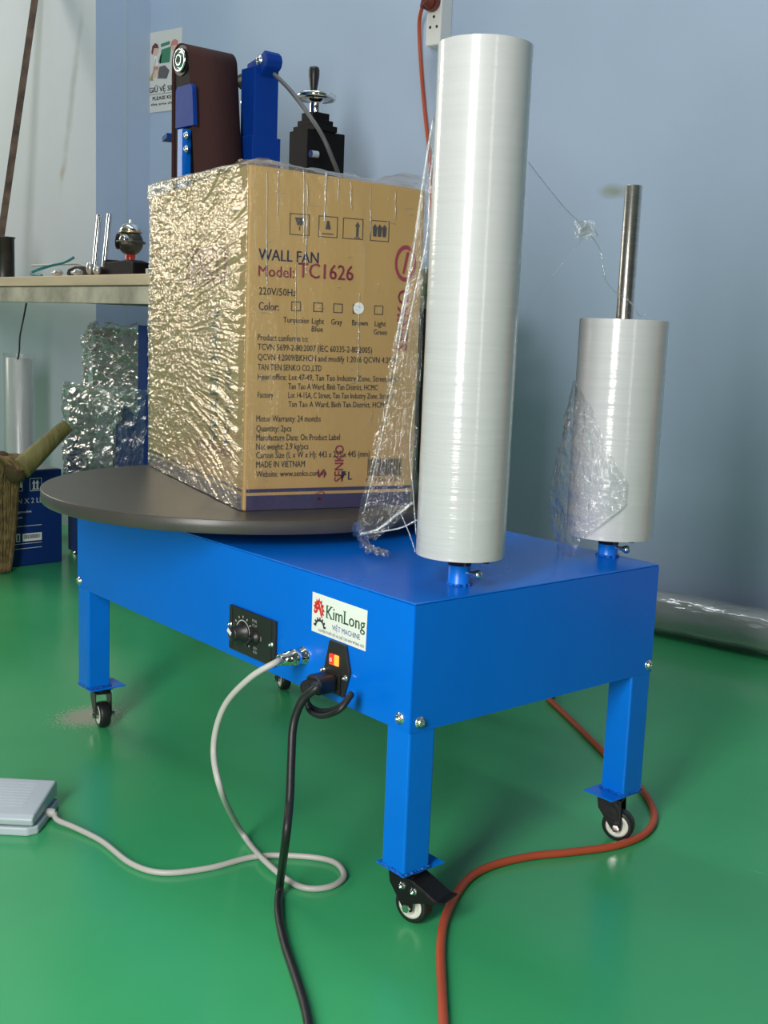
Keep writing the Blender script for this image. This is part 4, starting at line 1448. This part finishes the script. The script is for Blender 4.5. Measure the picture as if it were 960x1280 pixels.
# belt loop outline: straight left run, right run leaning outwards towards the lower wheel
out = []
cB = (du + .006, zb_)
cT = (0.0, zt)
dvec = Vector((cB[0] - cT[0], cB[1] - cT[1]))
dist = dvec.length
beta = math.atan2(dvec.y, dvec.x)
al = math.acos((Rt - Rb) / dist)
for k in range(25):
    a = beta + al + (2 * PI - 2 * al) * k / 24
    out.append((cT[0] + Rt * math.cos(a), cT[1] + Rt * math.sin(a)))
for k in range(25):
    a = beta - al + 2 * al * k / 24
    out.append((cB[0] + Rb * math.cos(a), cB[1] + Rb * math.sin(a)))
n = len(out)
bt = MB()
v_, f_ = [], []
for x, z in out:
    v_ += [(x, vn, z), (x, vf, z)]
cxm, czm = (cT[0] + cB[0]) / 2, (cT[1] + cB[1]) / 2
for x, z in out:
    dx, dz = x - cxm, z - czm
    # inner skin 1.5 mm inside
    ln = math.hypot(dx, dz)
    v_ += [(x - dx / ln * .0018, vn, z - dz / ln * .0018), (x - dx / ln * .0018, vf, z - dz / ln * .0018)]
for i in range(n):
    j = (i + 1) % n
    f_ += [(2 * i, 2 * i + 1, 2 * j + 1, 2 * j), (2 * n + 2 * i, 2 * n + 2 * j, 2 * n + 2 * j + 1, 2 * n + 2 * i + 1), (2 * i, 2 * j, 2 * n + 2 * j, 2 * n + 2 * i), (2 * i + 1, 2 * n + 2 * i + 1, 2 * n + 2 * j + 1, 2 * j + 1)]
bt.add(v_, f_, 0, True)
bt.build('abrasive_belt', 'belt_brown', gr)
wm = lambda c, z: Matrix.Translation((c[0], z, c[1])) @ Matrix.Rotation(PI / 2, 4, 'X')
MB().lathe([(Rt - .003, -.056), (Rt - .002, -.05), (Rt - .002, .05), (Rt - .003, .056)], 32, 0, wm(cT, 0)).build('top_wheel', 'black_steel', gr)
MB().lathe([(Rb - .003, -.056), (Rb - .002, -.05), (Rb - .002, .05), (Rb - .003, .056)], 32, 0, wm(cB, 0)).build('drive_wheel', 'black_steel', gr)
cap = MB()
cap.lathe([(.0215, .056), (.0235, .0575), (.0235, .061), (.0195, .0615), (.0175, .058), (.0135, .058), (.0125, .062), (.0075, .0625), (.0068, .058), (.0001, .058)], 32, 0, wm(cT, 0), True, False)
cap.build('bearing_cap', 'chrome', gr)
# black side plate and the blue plate on it, between the belt runs
cmx, cmz = sum(x for x, z in out) / n, sum(z for x, z in out) / n
ins = []
for x, z in out:
    t_ = (z - zb_) / (zt - zb_)
    cx_ = cB[0] + (cT[0] - cB[0]) * min(1, max(0, t_))
    ins.append((cx_ + (x - cx_) * .86, z - .004 if z > zt else (z + .004 if z < zb_ else z)))
MB().prism(ins, -(vf - .006), -(vn + .004), 0, PMX90).build('side_plate', 'matte_black', gr)
mid_a, mid_b = GU(221, 112, vn + .16), GU(243, 112, vn + .16)
z0_, z1_ = GU(225, 160, .1).z, GU(225, 108, .1).z
MB().prism([(mid_a.x, z0_), (mid_b.x + .004, z0_), (mid_b.x - .003, z1_ - .006), (mid_b.x - .009, z1_), (mid_a.x + .006, z1_), (mid_a.x, z1_ - .008)], -(vn + .006), -(vn - .003), 0, PMX90).build('blue_plate', 'grinder_blue', gr, bevel=0.001)
lo = GU(230, 222, .1)
MB().box(lo.x - .002, lo.x + .018, -.075, -.055, .10, GU(230, 163, .1).z).build('belt_bracket', 'machine_blue', gr, bevel=0.001)
for py in (169, 186):
    q = GU(233, py, .085)
    bolt(gr, (q.x, -.0755, q.z), (0, -1, 0), 0.005)
# tool rest plate at the left and the motor end
tr0 = GU(187, 171, .10)
MB().prism([(tr0.x, -.03), (tr0.x + .055, -.05), (tr0.x + .075, .0), (tr0.x + .03, .04)], tr0.z - .006, tr0.z + .004).build('tool_rest', 'grinder_blue', gr)
MB().box(tr0.x + .03, tr0.x + .09, -.01, .01, tr0.z - .012, tr0.z - .006).build('rest_arm', 'grinder_blue', gr)
gm = GU(212, 213, .10)
MB().cyl((gm.x - .030, -.02, gm.z - .01), (gm.x + .03, -.02, gm.z - .01), .016, 18).build('motor_end', 'dark_pipe', gr)
# base
MB().box(-.075, .16, -.06, .19, 0, .022).build('grinder_base', 'grinder_blue', gr, bevel=.002)
MB().box(-.02, .05, -.05, .06, .022, .05).build('wheel_mount', 'black_steel', gr)
# blue tension column to the right
vc = .235
a0, a1 = GU(301, 120, vc), GU(318, 120, vc)
ztop = GU(318, 82, vc).z
cu0, cu1 = a0.x, a1.x
cw = .060
MB().box(cu0, cu1, vc - .16, vc - .16 + cw, .022, ztop).build('tension_column', 'grinder_blue', gr, bevel=.002)
MB().box(cu0 - .006, cu1 + .004, vc - .165, vc - .16 + cw + .006, .022, GU(320, 168, vc).z).build('column_foot', 'grinder_blue', gr, bevel=.002)
hb = GU(335, 78, vc + .03)
arm = MB()
arm.prism([(cu0 + .002, ztop - .02), (cu0 + .002, ztop + .012), (cu1, ztop + .022), (hb.x + .012, hb.z + .020), (hb.x + .022, hb.z + .012), (hb.x + .026, hb.z), (hb.x + .022, hb.z - .012), (hb.x + .010, hb.z - .02), (cu1 - .002, ztop - .02)],
          -(vc - .16 + .050), -(vc - .16 + .012), 0, Matrix.Rotation(PI / 2, 4, 'X'))
arm.build('tension_arm', 'grinder_blue', gr, bevel=.003)
bolt(gr, (hb.x - .006, vc - .16 + .012, hb.z + .002), (0, -1, 0), .007, 'chrome')
bolt(gr, (cu0 + .012, vc - .16 + .02, ztop + .012), (0, 0, 1), .006, 'chrome')
MB().cyl((cu0 - .055, vc - .16 + .04, ztop - .012), (cu0 + .004, vc - .16 + .04, ztop - .012), .017, 20).build('tension_spring', 'black_steel', gr)
MB().cyl((cu0 - .03, vc - .16 + .03, ztop - .06), (cu0 + .004, vc - .16 + .03, ztop - .06), .011, 16).build('spacer', 'zinc', gr)

# slide table with hand wheel
vh = .40
hc_ = at_v(395, 123, vh)
hw = empty('hand_wheel_slide', bl(hc_.x, vh, BZ), BYAW, 'black machine slide with chrome hand wheel on the bench', 'machine slide')
def HU(px, py, v=vh):
    q = at_v(px, py, v)
    return Vector((q.x - hc_.x, v - vh, q.z - BZ))


zb1 = HU(395, 166).z
w2 = (HU(422, 185).x - HU(368, 185).x) / 2 * .46
xm = (HU(422, 185).x + HU(368, 185).x) / 2
MB().box(xm - w2, xm + w2 * .9, -.045, .055, 0, zb1).build('slide_body', 'matte_black', hw, bevel=.002)
stp = MB()
for k, (ww, dz) in enumerate(((.040, .012), (.030, .024), (.021, .040))):
    stp.box(-ww, ww, -.03 + .004 * k, .03 - .004 * k, zb1 + (0 if k == 0 else (.012, .024)[k - 1]), zb1 + dz)
stp.build('stepped_cap', 'matte_black', hw, bevel=.001)
zw = hc_.z - BZ
MB().cyl((0, 0, zb1 + .04), (0, 0, zw - .015), .008, 16).build('lead_screw', 'steel_rod', hw)
rw = (HU(416, 123).x - HU(370, 123).x) / 2 * .66
MB().lathe([(.0135, -.030), (.0145, -.018), (.013, -.012), (.015, -.008), (rw * .55, -.005), (rw - .010, .001), (rw - .004, -.004), (rw, .001), (rw - .001, .007), (rw - .006, .010), (rw - .011, .007), (rw * .5, .001), (.012, .004), (.011, .009), (.0001, .009)], 40, 0,
           Matrix.Translation((0, 0, zw))).build('hand_wheel', 'chrome', hw)
h0 = HU(392, 113, vh - .02)
h1 = HU(392, 83, vh - .02)
hh = h1.z - h0.z
MB().lathe([(.0085, 0), (.0075, .004), (.0085, hh * .2), (.0115, hh * .65), (.0115, hh * .9), (.0095, hh), (.0001, hh + .001)], 20, 0, Matrix.Translation((h0.x, -.02, h0.z - .002))).build('wheel_handle', 'black_plastic', hw)
sc0 = HU(394, 193, vh - .05)
MB().cyl((sc0.x, -.045, sc0.z), (sc0.x, -.062, sc0.z), .008, 14).build('lock_screw', 'zinc', hw)
# grey cable sagging from the grinder arm to the slide
q = [at_v(343, 93, .24), at_v(362, 112, .22), at_v(385, 142, .20), at_v(403, 170, .20), at_v(416, 200, .22), at_v(424, 222, .25), at_v(434, 260, .30)]
pts = [bl(a.x, a.y, a.z) for a in q] + [bl(q[-1].x + .02, .30, BZ + .02), bl(q[-1].x + .05, .30, BZ + .006)]
cb_ = MB().tube(pts, .0042, 10, 0, 8)
oc = cb_.build('grinder_cable', 'grey_cable')
oc.data.materials[0] = mat('cable_dark_grey', (0.10, 0.10, 0.105), 0.4)
tag(oc, 'dark grey cable slanting down from the blue grinder arm across the hand wheel', 'cable')

# ---- small things on the left end of the bench
def bench_thing(name, px, py, v, label, cat):
    q = at_v(px, py, v)
    return empty(name, bl(q.x, v, BZ), BYAW, label, cat), q


# dark pipe stub
q0, q1 = at_v(-6, 320, .06), at_v(14.5, 320, .06)
zt_ = at_v(5, 296, .06).z - BZ
o = empty('pipe_stub', bl((q0.x + q1.x) / 2, .06, BZ), BYAW, 'dark steel pipe stub standing at the left edge of the bench', 'pipe')
rp_ = (q1.x - q0.x) / 2 * .52
MB().lathe([(rp_, 0), (rp_, zt_ - .004), (rp_ * 1.1, zt_ - .003), (rp_ * 1.1, zt_), (rp_ * .8, zt_), (rp_ * .8, 0)], 28, 0, None, True, False).build('pipe', 'dark_pipe', o)
MB().cyl((rp_ * .55, -rp_ * .8, .004), (rp_ * .55, -rp_ * .8, zt_ * .8), .0025, 8).build('weld_seam', 'zinc', o)
# chrome rods leaning, one on the other
for k, (bx, tx, ty, lab_) in enumerate(((118, 124.5, 269, 'left of two chrome rods leaning over the bench tools'), (124.5, 131.5, 267, 'right of two chrome rods leaning over the bench tools'))):
    a, b_ = at_v(bx - 1.2, 343, .17), at_v(tx, ty, .17 + .02)
    A3, B3 = bl(a.x, a.y + .012 * k, BZ + .004), bl(b_.x, b_.y + .012 * k, b_.z)
    o = empty('chrome_rod', A3, 0, lab_, 'rod', 'chrome rods')
    MB().cyl((0, 0, 0), B3 - A3, .0070, 16).build('rod', 'chrome', o)
    MB().cyl(Vector((0, 0, 0)), (B3 - A3).normalized() * .012, .0076, 16).build('rod_tip', 'silver_paint', o)
# beige clamp block
a = at_v(122, 326, .13)
o = MB().box(-.016, .018, -.012, .012, 0, .030).build('clamp_block', 'wood_board', None, bl(a.x, .13, BZ), (0, 0, BYAW), bevel=.003)
tag(o, 'small beige block at the foot of the chrome rods', 'block')
# teal hose and grey-white cable
def bench_tube(name, label, cat, pts, rad, m):
    P3 = [bl(*at_v(x, y, v)) for x, y, v in pts]
    c = P3[len(P3) // 2]
    b = MB().tube([p - Vector((c.x, c.y, BZ)) for p in P3], rad, 10, 0, 8)
    o = b.build(name, m, None, (c.x, c.y, BZ))
    return tag(o, label, cat)


bench_tube('air_hose', 'teal air hose curled on the left part of the bench', 'hose',
           [(92, 322, .16), (80, 328, .15), (64, 332, .14), (48, 337, .12), (39, 341, .10), (42, 343.5, .08), (52, 344.5, .07)], .0036, 'teal_hose')
bench_tube('grey_hose', 'pale grey hose lying across the bench behind the teal hose', 'hose',
           [(40, 332, .20), (60, 331, .20), (80, 330, .20), (98, 330, .20), (108, 334, .18)], .0032, 'grey_cable')
a = at_v(45, 331.5, .11)
o = MB().box(-.012, .012, -.003, .003, 0, .010).build('cable_tag', 'white_plastic', None, bl(a.x, .11, a.z - .004), (0, R(4), BYAW))
o.location = bl(a.x, .205, BZ + .016)
tag(o, 'small white tag on the pale grey hose', 'tag')
# silver couplings
for px, lab_ in ((72, 'silver hose coupling lying left of the gloves on the bench'), (97, 'silver hose coupling lying just left of the black glove')):
    a = at_v(px, 343, .03)
    o = empty('hose_coupling', bl(a.x, .03, BZ), BYAW, lab_, 'coupling', 'hose couplings')
    b = MB()
    Mq = Matrix.Translation((-.018, 0, .0085)) @ Matrix.Rotation(PI / 2, 4, 'Y')
    b.lathe([(.004, 0), (.004, .010), (.0078, .011), (.0085, .013), (.0085, .024), (.006, .026), (.006, .034), (.0045, .036)], 16, 0, Mq)
    b.build('coupling_body', 'silver_paint', o)
    MB().lathe([(.0038, 0), (.0038, -.010)], 12, 0, Mq).build('hose_tail', 'grey_cable', o)
# black tool holder with pale finger-like grips
a = at_v(150, 340, .14)
o = empty('black_tool', bl(a.x, .12, BZ), BYAW, 'black angular tool lying in front of the pump on the bench', 'tool')
x0_, x1_ = at_v(92, 340, .12).x - a.x, at_v(177, 340, .12).x - a.x
MB().prism([(x0_, .012), (x0_ + .01, .024), (x0_ + .045, .030), (-.004, .026), (.0, .044), (.012, .036), (x1_ * .8, .040), (x1_, .034), (x1_, .004), (x0_ + .02, .002)], -.02, .02, 0, PMx).build('tool_body', 'matte_black', o, bevel=.003)
fg = MB()
for px, py, s in ((112, 335, 1.0), (121, 338, 1.15)):
    c = at_v(px, py, .088)
    fg.sphere((c.x - a.x, -.032, max(.011, c.z - BZ)), .010 * s, 8, 0, (1.0, .8, 1.5 if s < 1.1 else .9))
fg.build('pale_grip', 'silver_paint', o)
a2 = at_v(176, 341, .02)
MB().box(-.006, .006, -.006, .006, 0, .013).build('end_nut', 'zinc', o, (a2.x - a.x, -.10 + .02, 0))
# small pump with brass fittings
a = at_v(163, 303, .20)
zc = a.z - BZ
o = empty('small_pump', bl(a.x, .20, BZ), BYAW, 'small dark round pump with brass and chrome fittings on the bench', 'pump')
MB().sphere((0, 0, zc), .033, 12, 0, (1, .9, .95)).build('pump_body', 'olive_paint', o)
fd = Vector((-.62, -.78, .05)).normalized()
fm = Matrix.Translation(Vector((0, 0, zc)) + fd * .026) @ fd.to_track_quat('Z', 'Y').to_matrix().to_4x4()
MB().lathe([(.0185, 0), (.0185, .006), (.014, .008), (.012, .005), (.006, .005), (.005, .010), (.0001, .010)], 24, 0, fm).build('pump_face', 'black_steel', o)
MB().lathe([(.024, zc + .022), (.026, zc + .026), (.026, zc + .030), (.023, zc + .034), (.019, zc + .040), (.010, zc + .044), (.006, zc + .045), (.005, zc + .052), (.0001, zc + .053)], 24, 0, None).build('chrome_cap', 'chrome', o)
MB().lathe([(.027, zc + .0215), (.028, zc + .024), (.025, zc + .0265)], 24, 0, None).build('brass_ring', 'brass', o)
sd = Vector((.55, -.80, .15)).normalized()
MB().lathe([(.012, 0), (.012, .005), (.008, .006), (.008, .012), (.005, .013), (.0001, .013)], 18, 0, Matrix.Translation(Vector((0, 0, zc)) + sd * .028) @ sd.to_track_quat('Z', 'Y').to_matrix().to_4x4()).build('side_port', 'zinc', o)
MB().lathe([(.0335, zc - .003), (.036, zc - .002), (.036, zc + .002), (.0335, zc + .003)], 32, 0, None, True, False).build('pump_flange', 'olive_paint', o)
MB().lathe([(.011, zc - .048), (.012, zc - .03), (.010, zc - .026)], 18, 0, None).build('red_gland', 'red_glow_glass', o)
MB().lathe([(.026, 0), (.026, .006), (.012, .010), (.010, zc - .044), (.012, zc - .042)], 24, 0, None).build('pump_foot', 'black_steel', o)

# rusty bar standing on the bench, leaning against the pale wall
tp = at_y(52, -60, COL_Y - .012)
d0 = at_y(2, 290, COL_Y - .225)
dv = (tp - d0).normalized()
fl_ = d0 - dv * ((d0.z - BZ - .006) / dv.z)
o = empty('rusty_bar', fl_, 0, 'long rusty square bar standing on the bench and leaning against the pale wall', 'bar')
MB().prism([(-.009, -.009), (.009, -.009), (.009, .009), (-.009, .009)], 0, (tp - fl_).length + .05, 0, dv.to_track_quat('Z', 'Y').to_matrix().to_4x4() @ Matrix.Rotation(R(30), 4, 'Z')).build('bar', 'rusty_bar', o)

# ------------------------------------------------------------------ things under the bench
# standing roll of milky film
cy = 1.03
c0_, c1_ = at_y(8, 500, cy), at_y(41, 500, cy)
zt_ = at_y(25, 447, cy).z
rm = (c1_.x - c0_.x) / 2 * .60
o = empty('film_roll', ((c0_.x + c1_.x) / 2, cy, 0), 0, 'pale milky roll of film standing on end below the left of the bench', 'film roll')
MB().lathe([(rm, 0), (rm, zt_ - .002), (rm - .002, zt_), (.02, zt_), (.02, zt_ - .05)], 40, 0, None, True, False).build('wound_film', 'wound_film_grey', o)
V = []
n1, n2 = 60, 40
a = np.linspace(0, 2 * PI, n1, endpoint=False)[:, None]
z = np.linspace(.002, zt_ + .012, n2)[None]
rr = rm + .003 + .003 * ridge(a * 2.5, z * 6, 3) + .012 * np.clip(z / zt_ - .9, 0, 1) * ridge(a * 3, z * 20, 4)
V = np.stack([rr * np.cos(a), rr * np.sin(a), z + 0 * a], 2)
grid(V, 'cling_cover', 'film_clear', o, True)
# black wire hanging below the bench
bench_tube('hanging_wire', 'thin black wire hanging below the left of the bench', 'wire', [(33, 379, .10), (30, 395, .10), (25, 420, .09), (24, 440, .085), (22, 449, .085)], .0022, 'rubber_black')

# navy carton
f0, f1 = Vector((-1.7017, 0.7583, 0)), Vector((-1.679, 0.8812, 0))
ca = math.atan2((f1 - f0).y, (f1 - f0).x)
nc = empty('navy_carton', f1, ca, 'navy blue carton with white print on the floor beside the broom', 'carton')
CH = at_plane(78, 586, f1, Vector((-math.sin(ca), math.cos(ca), 0))).z
CWd = .30
CDp = .17
MB().box(-CWd, 0, 0, CDp, 0, CH).build('carton_body', 'carton_blue', nc, bevel=.003)
MB().box(-CWd + .006, -.006, .006, CDp - .006, CH, CH + .0012).build('carton_lid', 'carton_edge', nc)
CN = Matrix.Translation((0, -.0008, 0)) @ Matrix.Rotation(PI / 2, 4, 'X')
nvec = Vector((-math.sin(ca), math.cos(ca), 0))


def CU_(px, py):
    p = at_plane(px, py, f1, nvec) - f1
    return p.x * math.cos(ca) + p.y * math.sin(ca), p.z


pr = MB()
for px0, px1, py0, py1 in ((37, 52, 597, 614), (13, 28, 600, 615)):
    a, b_ = CU_(px0, py1), CU_(px1, py0)
    frame_sq(pr, a[0], a[1], b_[0], b_[1], .0012, CN)
a, b_ = CU_(40, 612), CU_(49, 599)
w_, h_ = b_[0] - a[0], b_[1] - a[1]
pr.flat([(a[0], a[1]), (b_[0], a[1]), (b_[0], a[1] + .002), (a[0], a[1] + .002)], 0, 0, CN)
for k in (.25, .72):
    x_ = a[0] + w_ * k
    pr.flat([(x_ - .0022, a[1]), (x_ + .0022, a[1]), (x_ + .0022, a[1] + h_ * .6), (x_ + .005, a[1] + h_ * .6), (x_, b_[1]), (x_ - .005, a[1] + h_ * .6), (x_ - .0022, a[1] + h_ * .6)], 0, 0, CN)
a, b_ = CU_(20, 610), CU_(28, 604)
pr.flat([(a[0], a[1]), (b_[0], a[1]), (b_[0] - .004, b_[1] + .004), (a[0] + .004, b_[1])], 0, 0, CN)
a, b_ = CU_(10, 631), CU_(56, 628)
put_text(pr, 'CAN X 2 LÍT', a[0], b_[0], a[1], .0125, 0, CN, .006)
a, b_ = CU_(6, 643), CU_(39, 640)
put_text(pr, 'engine genuine', a[0], b_[0], a[1], .006, 0, CN)
a, b_ = CU_(8, 650), CU_(28, 648)
put_text(pr, 'quality oils', a[0], b_[0], a[1], .006, 0, CN)
for ya in (657, 679, 685):
    a, b_ = CU_(0, ya + 2.5), CU_(52, ya)
    zc_ = (a[1] + b_[1]) / 2
    pr.flat([(a[0], zc_), (b_[0], zc_), (b_[0], zc_ + .0011), (a[0], zc_ + .0011)], 0, 0, CN)
a, b_ = CU_(28, 677), CU_(52, 665)
pr.flat([(a[0], a[1]), (b_[0], a[1]), (b_[0], b_[1]), (a[0], b_[1])], 0, 0, CN)
a2_, b2_ = CU_(20, 678), CU_(25, 667)
frame_sq(pr, a2_[0], a2_[1], b2_[0], b2_[1], .003, CN)
pr.build('carton_print', 'print_white', nc)
bc = MB()
x_ = a[0] + .004
random.seed(3)
while x_ < b_[0] - .004:
    w2_ = random.choice((.0006, .001, .0015))
    bc.flat([(x_, a[1] + .006), (x_ + w2_, a[1] + .006), (x_ + w2_, b_[1] - .003), (x_, b_[1] - .003)], .0003, 0, CN)
    x_ += w2_ + random.choice((.0007, .001))
bc.build('carton_barcode', 'print_black', nc)

# broom hanging head-down at the left edge, handle running back to the right
bd = .70
Hn = [at_y(26, 586, bd), at_y(40, 573, bd + .03), at_y(57, 557, bd + .06), at_y(74, 541, bd + .10), at_y(84, 532, bd + .12)]
tipc = at_z(2, 742, .004)
broom = empty('broom', (tipc.x, tipc.y, 0), 0, 'straw broom with olive handle resting on its bristles at the left edge', 'broom')
off = Vector((tipc.x, tipc.y, 0))
MB().tube([p - off for p in Hn], .016, 14, 0, 6, radii=[.026, .024, .021, .018, .016]).build('handle', 'olive_handle', broom)
neck = at_y(20, 588, bd)
MB().sphere(neck - off, .027, 8, 0, (1, 1, 1.1)).build('binding', 'straw_core', broom)
bt = MB()
random.seed(5)
ctrl = [(at_y(26, 588, bd), .020), (at_y(16, 572, bd), .032), (at_y(4, 572, bd), .046), (at_y(-3, 610, bd), .050), (at_y(-3, 660, bd), .044), (at_y(-3, 705, bd), .034), (at_y(0, 738, bd), .022)]
cp = spline([c for c, _ in ctrl], 6)
rad = np.interp(np.linspace(0, 1, len(cp)), np.linspace(0, 1, len(ctrl)), [r_ for _, r_ in ctrl])
core = MB().tube([p - off for p in cp[10:]], .02, 14, 0, 1, radii=[r_ * .7 * min(1, .1 + k_ * .3) for k_, r_ in enumerate(rad[10:])])
core.build('bristle_core', 'straw_core', broom)
fwd = Vector((CF.x, CF.y, 0)).normalized()
for k in range(800):
    a = random.uniform(0, 2 * PI)
    q = math.sqrt(random.random())
    s0 = random.uniform(0.0, .35)
    s1 = random.uniform(.8, 1.0)
    pts_ = []
    for j in range(6):
        s_ = s0 + (s1 - s0) * j / 5
        i_ = s_ * (len(cp) - 1)
        i0 = min(int(i_), len(cp) - 2)
        c = cp[i0].lerp(cp[i0 + 1], i_ - i0)
        r_ = np.interp(i_, range(len(rad)), rad) * (.55 + .45 * q)
        a += random.uniform(-.12, .12)
        # cross-section spanned by image-right-ish and depth
        pts_.append(c + CR * (math.cos(a) * r_) + fwd * (math.sin(a) * r_ * .8) - off)
        pts_[-1].z = max(pts_[-1].z, .003)
    bt.tube(pts_, .0011, 4, 0, 2, caps=False)
br = bt.build('bristles', 'straw', broom)
br['kind'] = 'stuff'

# film-wrapped machine below the bench
wy = 1.0
wl, wr_ = at_y(72, 520, wy), at_y(180, 520, wy)
wm_ = empty('wrapped_machine', ((wl.x + wr_.x) / 2, wy, 0), BYAW, 'blue and black machine bundled in shiny crinkled film below the bench', 'wrapped machine')
wc0 = Vector(((wl.x + wr_.x) / 2, wy, 0))


def WU(px, py, dv_=0.0):
    p = at_plane(px, py, wc0 + bV * dv_, bV) - wc0
    return p.dot(bU), p.z


ul, zt1 = WU(92, 402, -.06)
um, zm = WU(72, 482, -.06)
ur, _ = WU(172, 482, -.06)
u2, _ = WU(134, 500, -.06)
MB().box(ul + .012, ur - .01, -.02, .10, zm, zt1 - .012).build('machine_head', 'wrapped_dark', wm_, bevel=.01)
MB().box(um + .012, u2 - .014, -.035, .08, 0.0, zm).build('machine_base', 'wrapped_dark', wm_, bevel=.006)
cl0, cl1 = WU(172, 470, -.07)[0], WU(184, 470, -.07)[0]
MB().box(cl0, cl1, -.07, .02, 0.0, WU(178, 407, -.07)[1]).build('blue_column', 'wrapped_blue', wm_, bevel=.002)
q0_, q1_ = WU(139, 590, -.03)[0], WU(158, 590, -.03)[0]
MB().box(q0_, q1_, -.03, .05, .05, WU(148, 530, -.03)[1]).build('blue_panel', 'wrapped_blue', wm_, bevel=.002)
MB().box(u2 - .02, cl0 + .003, -.01, .06, zm - .18, zm - .02).build('blue_body', 'wrapped_blue', wm_, bevel=.004)
l0, l1 = WU(80, 660, -.06)[0], WU(96, 660, -.06)[0]
MB().box(l0, l1, -.05, .05, WU(88, 690, -.06)[1], .30).build('blue_base', 'wrapped_blue', wm_, bevel=.003)
fz = WU(88, 690, -.06)[1]
MB().lathe([(.022, 0), (.022, .005), (.012, .009), (.012, .013), (.008, .014), (.008, max(.02, fz))], 20, 0, Matrix.Translation(((l0 + l1) / 2, -.03, 0))).build('levelling_foot', 'zinc', wm_)
MB().lathe([(.022, 0), (.022, .005), (.012, .009), (.012, .013), (.008, .014), (.008, .12)], 20, 0, Matrix.Translation((q1_, .03, 0))).build('levelling_foot', 'zinc', wm_)


def crinkle_sheet(poly_fn, nu, nv, amp, name, m, seed, parent):
    u = np.linspace(0, 1, nu)[:, None] + np.zeros((1, nv))
    v = np.linspace(0, 1, nv)[None] + np.zeros((nu, 1))
    P = poly_fn(u, v)
    d = (ridge(u * 9, v * 11, seed) - .4) * amp + (ridge(u * 22 + v * 9, v * 26, seed + 1) - .4) * amp * .6 + (ridge(u * 50, v * 55, seed + 2) - .4) * amp * .3
    P[..., 1] -= d
    P[..., 0] += (vnoise(u * 12, v * 14, seed + 3) - .5) * amp
    P[..., 2] += (vnoise(u * 13, v * 12, seed + 4) - .5) * amp
    return grid(P, name, m, parent)


def head_sheet(u, v):
    x = (ul - .004) * (1 - u) + (ur - .008) * u
    z = (zm - .035) * (1 - v) + zt1 * v
    x = x + (1 - v) * (.5 - u) * -.02 + np.where(v > .75, (v - .75) * (.5 - u) * .12, 0)
    y = -.052 + .055 * (2 * u - 1) ** 4 + .05 * np.clip(v - .85, 0, 1) * 2
    return np.stack([x, y, z], 2)


def base_sheet(u, v):
    x = (um - .004) * (1 - u) + (u2 + .002) * u
    z = .20 * (1 - v) + (zm + .012) * v
    x = x + (1 - v) * u * -.025
    y = -.066 + .05 * np.abs(2 * u - 1) ** 4
    return np.stack([x, y, z], 2)


crinkle_sheet(head_sheet, 90, 90, .022, 'film_head', 'film_silver', 21, wm_)
crinkle_sheet(base_sheet, 70, 90, .014, 'film_base', 'film_silver', 31, wm_)


def mid_sheet(u, v):
    x = (u2 - .03) * (1 - u) + (cl1 + .0) * u
    z = (zm - .20) * (1 - v) + (zm + .02) * v
    return np.stack([x, -.078 + 0 * u + .01 * v, z], 2)


crinkle_sheet(mid_sheet, 50, 40, .008, 'film_side', 'film_clear', 41, wm_)

# long film-packed foam roll lying along the wall on the right
rA, rB = Vector((at_y(800, 770, 1.33).x - .25, 1.33, 0)), Vector((at_y(960, 790, 1.305).x + .45, 1.296, 0))
dr = (rB - rA).normalized()
FR = .0455
fr = empty('packed_roll', (rA + rB) / 2, math.atan2(dr.y, dr.x), 'long grey film packed roll lying on the floor against the blue wall', 'roll')
Lh = (rB - rA).length / 2
n1, n2 = 60, 160
a = np.linspace(0, 2 * PI, n1, endpoint=False)[:, None]
x = np.linspace(-Lh, Lh, n2)[None]
rr = FR - .0015 * ridge(x * 7 + a * .6, a * 1.6 + x * 2, 3) ** 2 - .002 * (vnoise(x * 9, a * 1.2, 4)) - .001 * ridge(x * 35, a * 4, 8) ** 3
zz = FR + rr * np.sin(a)
V = np.stack([x + 0 * a, rr * np.cos(a), np.maximum(zz, .0005)], 2)
grid(V, 'film_cover', 'film_grey_pack', fr, True)
MB().lathe([(.01, -Lh + .004), (FR - .006, -Lh + .004), (FR - .006, Lh - .004), (.01, Lh - .004)], 32, 0, Matrix.Translation((0, 0, FR)) @ Matrix.Rotation(PI / 2, 4, 'Y'), True, False).build('foam_core', 'pedal_grey', fr)
for s in (-1, 1):
    MB().lathe([(.0005, 0), (FR - .006, 0)], 24, 0, Matrix.Translation((s * (Lh - .004), 0, FR)) @ Matrix.Rotation(PI / 2, 4, 'Y'), False, False).build('roll_end', 'pedal_grey', fr)

# unseen red cabinet added beyond the right edge to redden the film rolls' reflections
rcab = empty('added_red_cabinet', (0.95, 1.20, 0), 0, 'added red cabinet out of view at the right, for the film rolls to reflect', 'cabinet')
MB().box(-.24, .24, -.17, .17, 0.02, .70).build('cabinet_body', 'red_paint', rcab, bevel=.004)
for x0, x1, hx in ((-.235, -.002, -.03), (.002, .235, .03)):
    d_ = MB().box(x0, x1, -.188, -.171, .04, .685).build('cabinet_door', 'red_paint', rcab, bevel=.002)
    MB().box(hx - .006, hx + .006, -.205, -.188, .38, .46).build('door_handle', 'chrome', d_)
MB().box(-.23, .23, -.16, .16, 0, .02).build('plinth', 'black_steel', rcab)

# flat print is one joined part, too small to pick its letters apart
for o in list(COL.objects):
    if o.type == 'MESH' and o.parent and any(m_ and m_.name.startswith(('print_', 'ink_', 'logo_')) for m_ in o.data.materials) and not o.name.startswith(('white_sticker', 'knob_pointer', 'switch_mark')):
        o['kind'] = 'stuff'
for n_ in ('panel_print', 'socket_holes'):
    bpy.data.objects[n_]['kind'] = 'stuff'
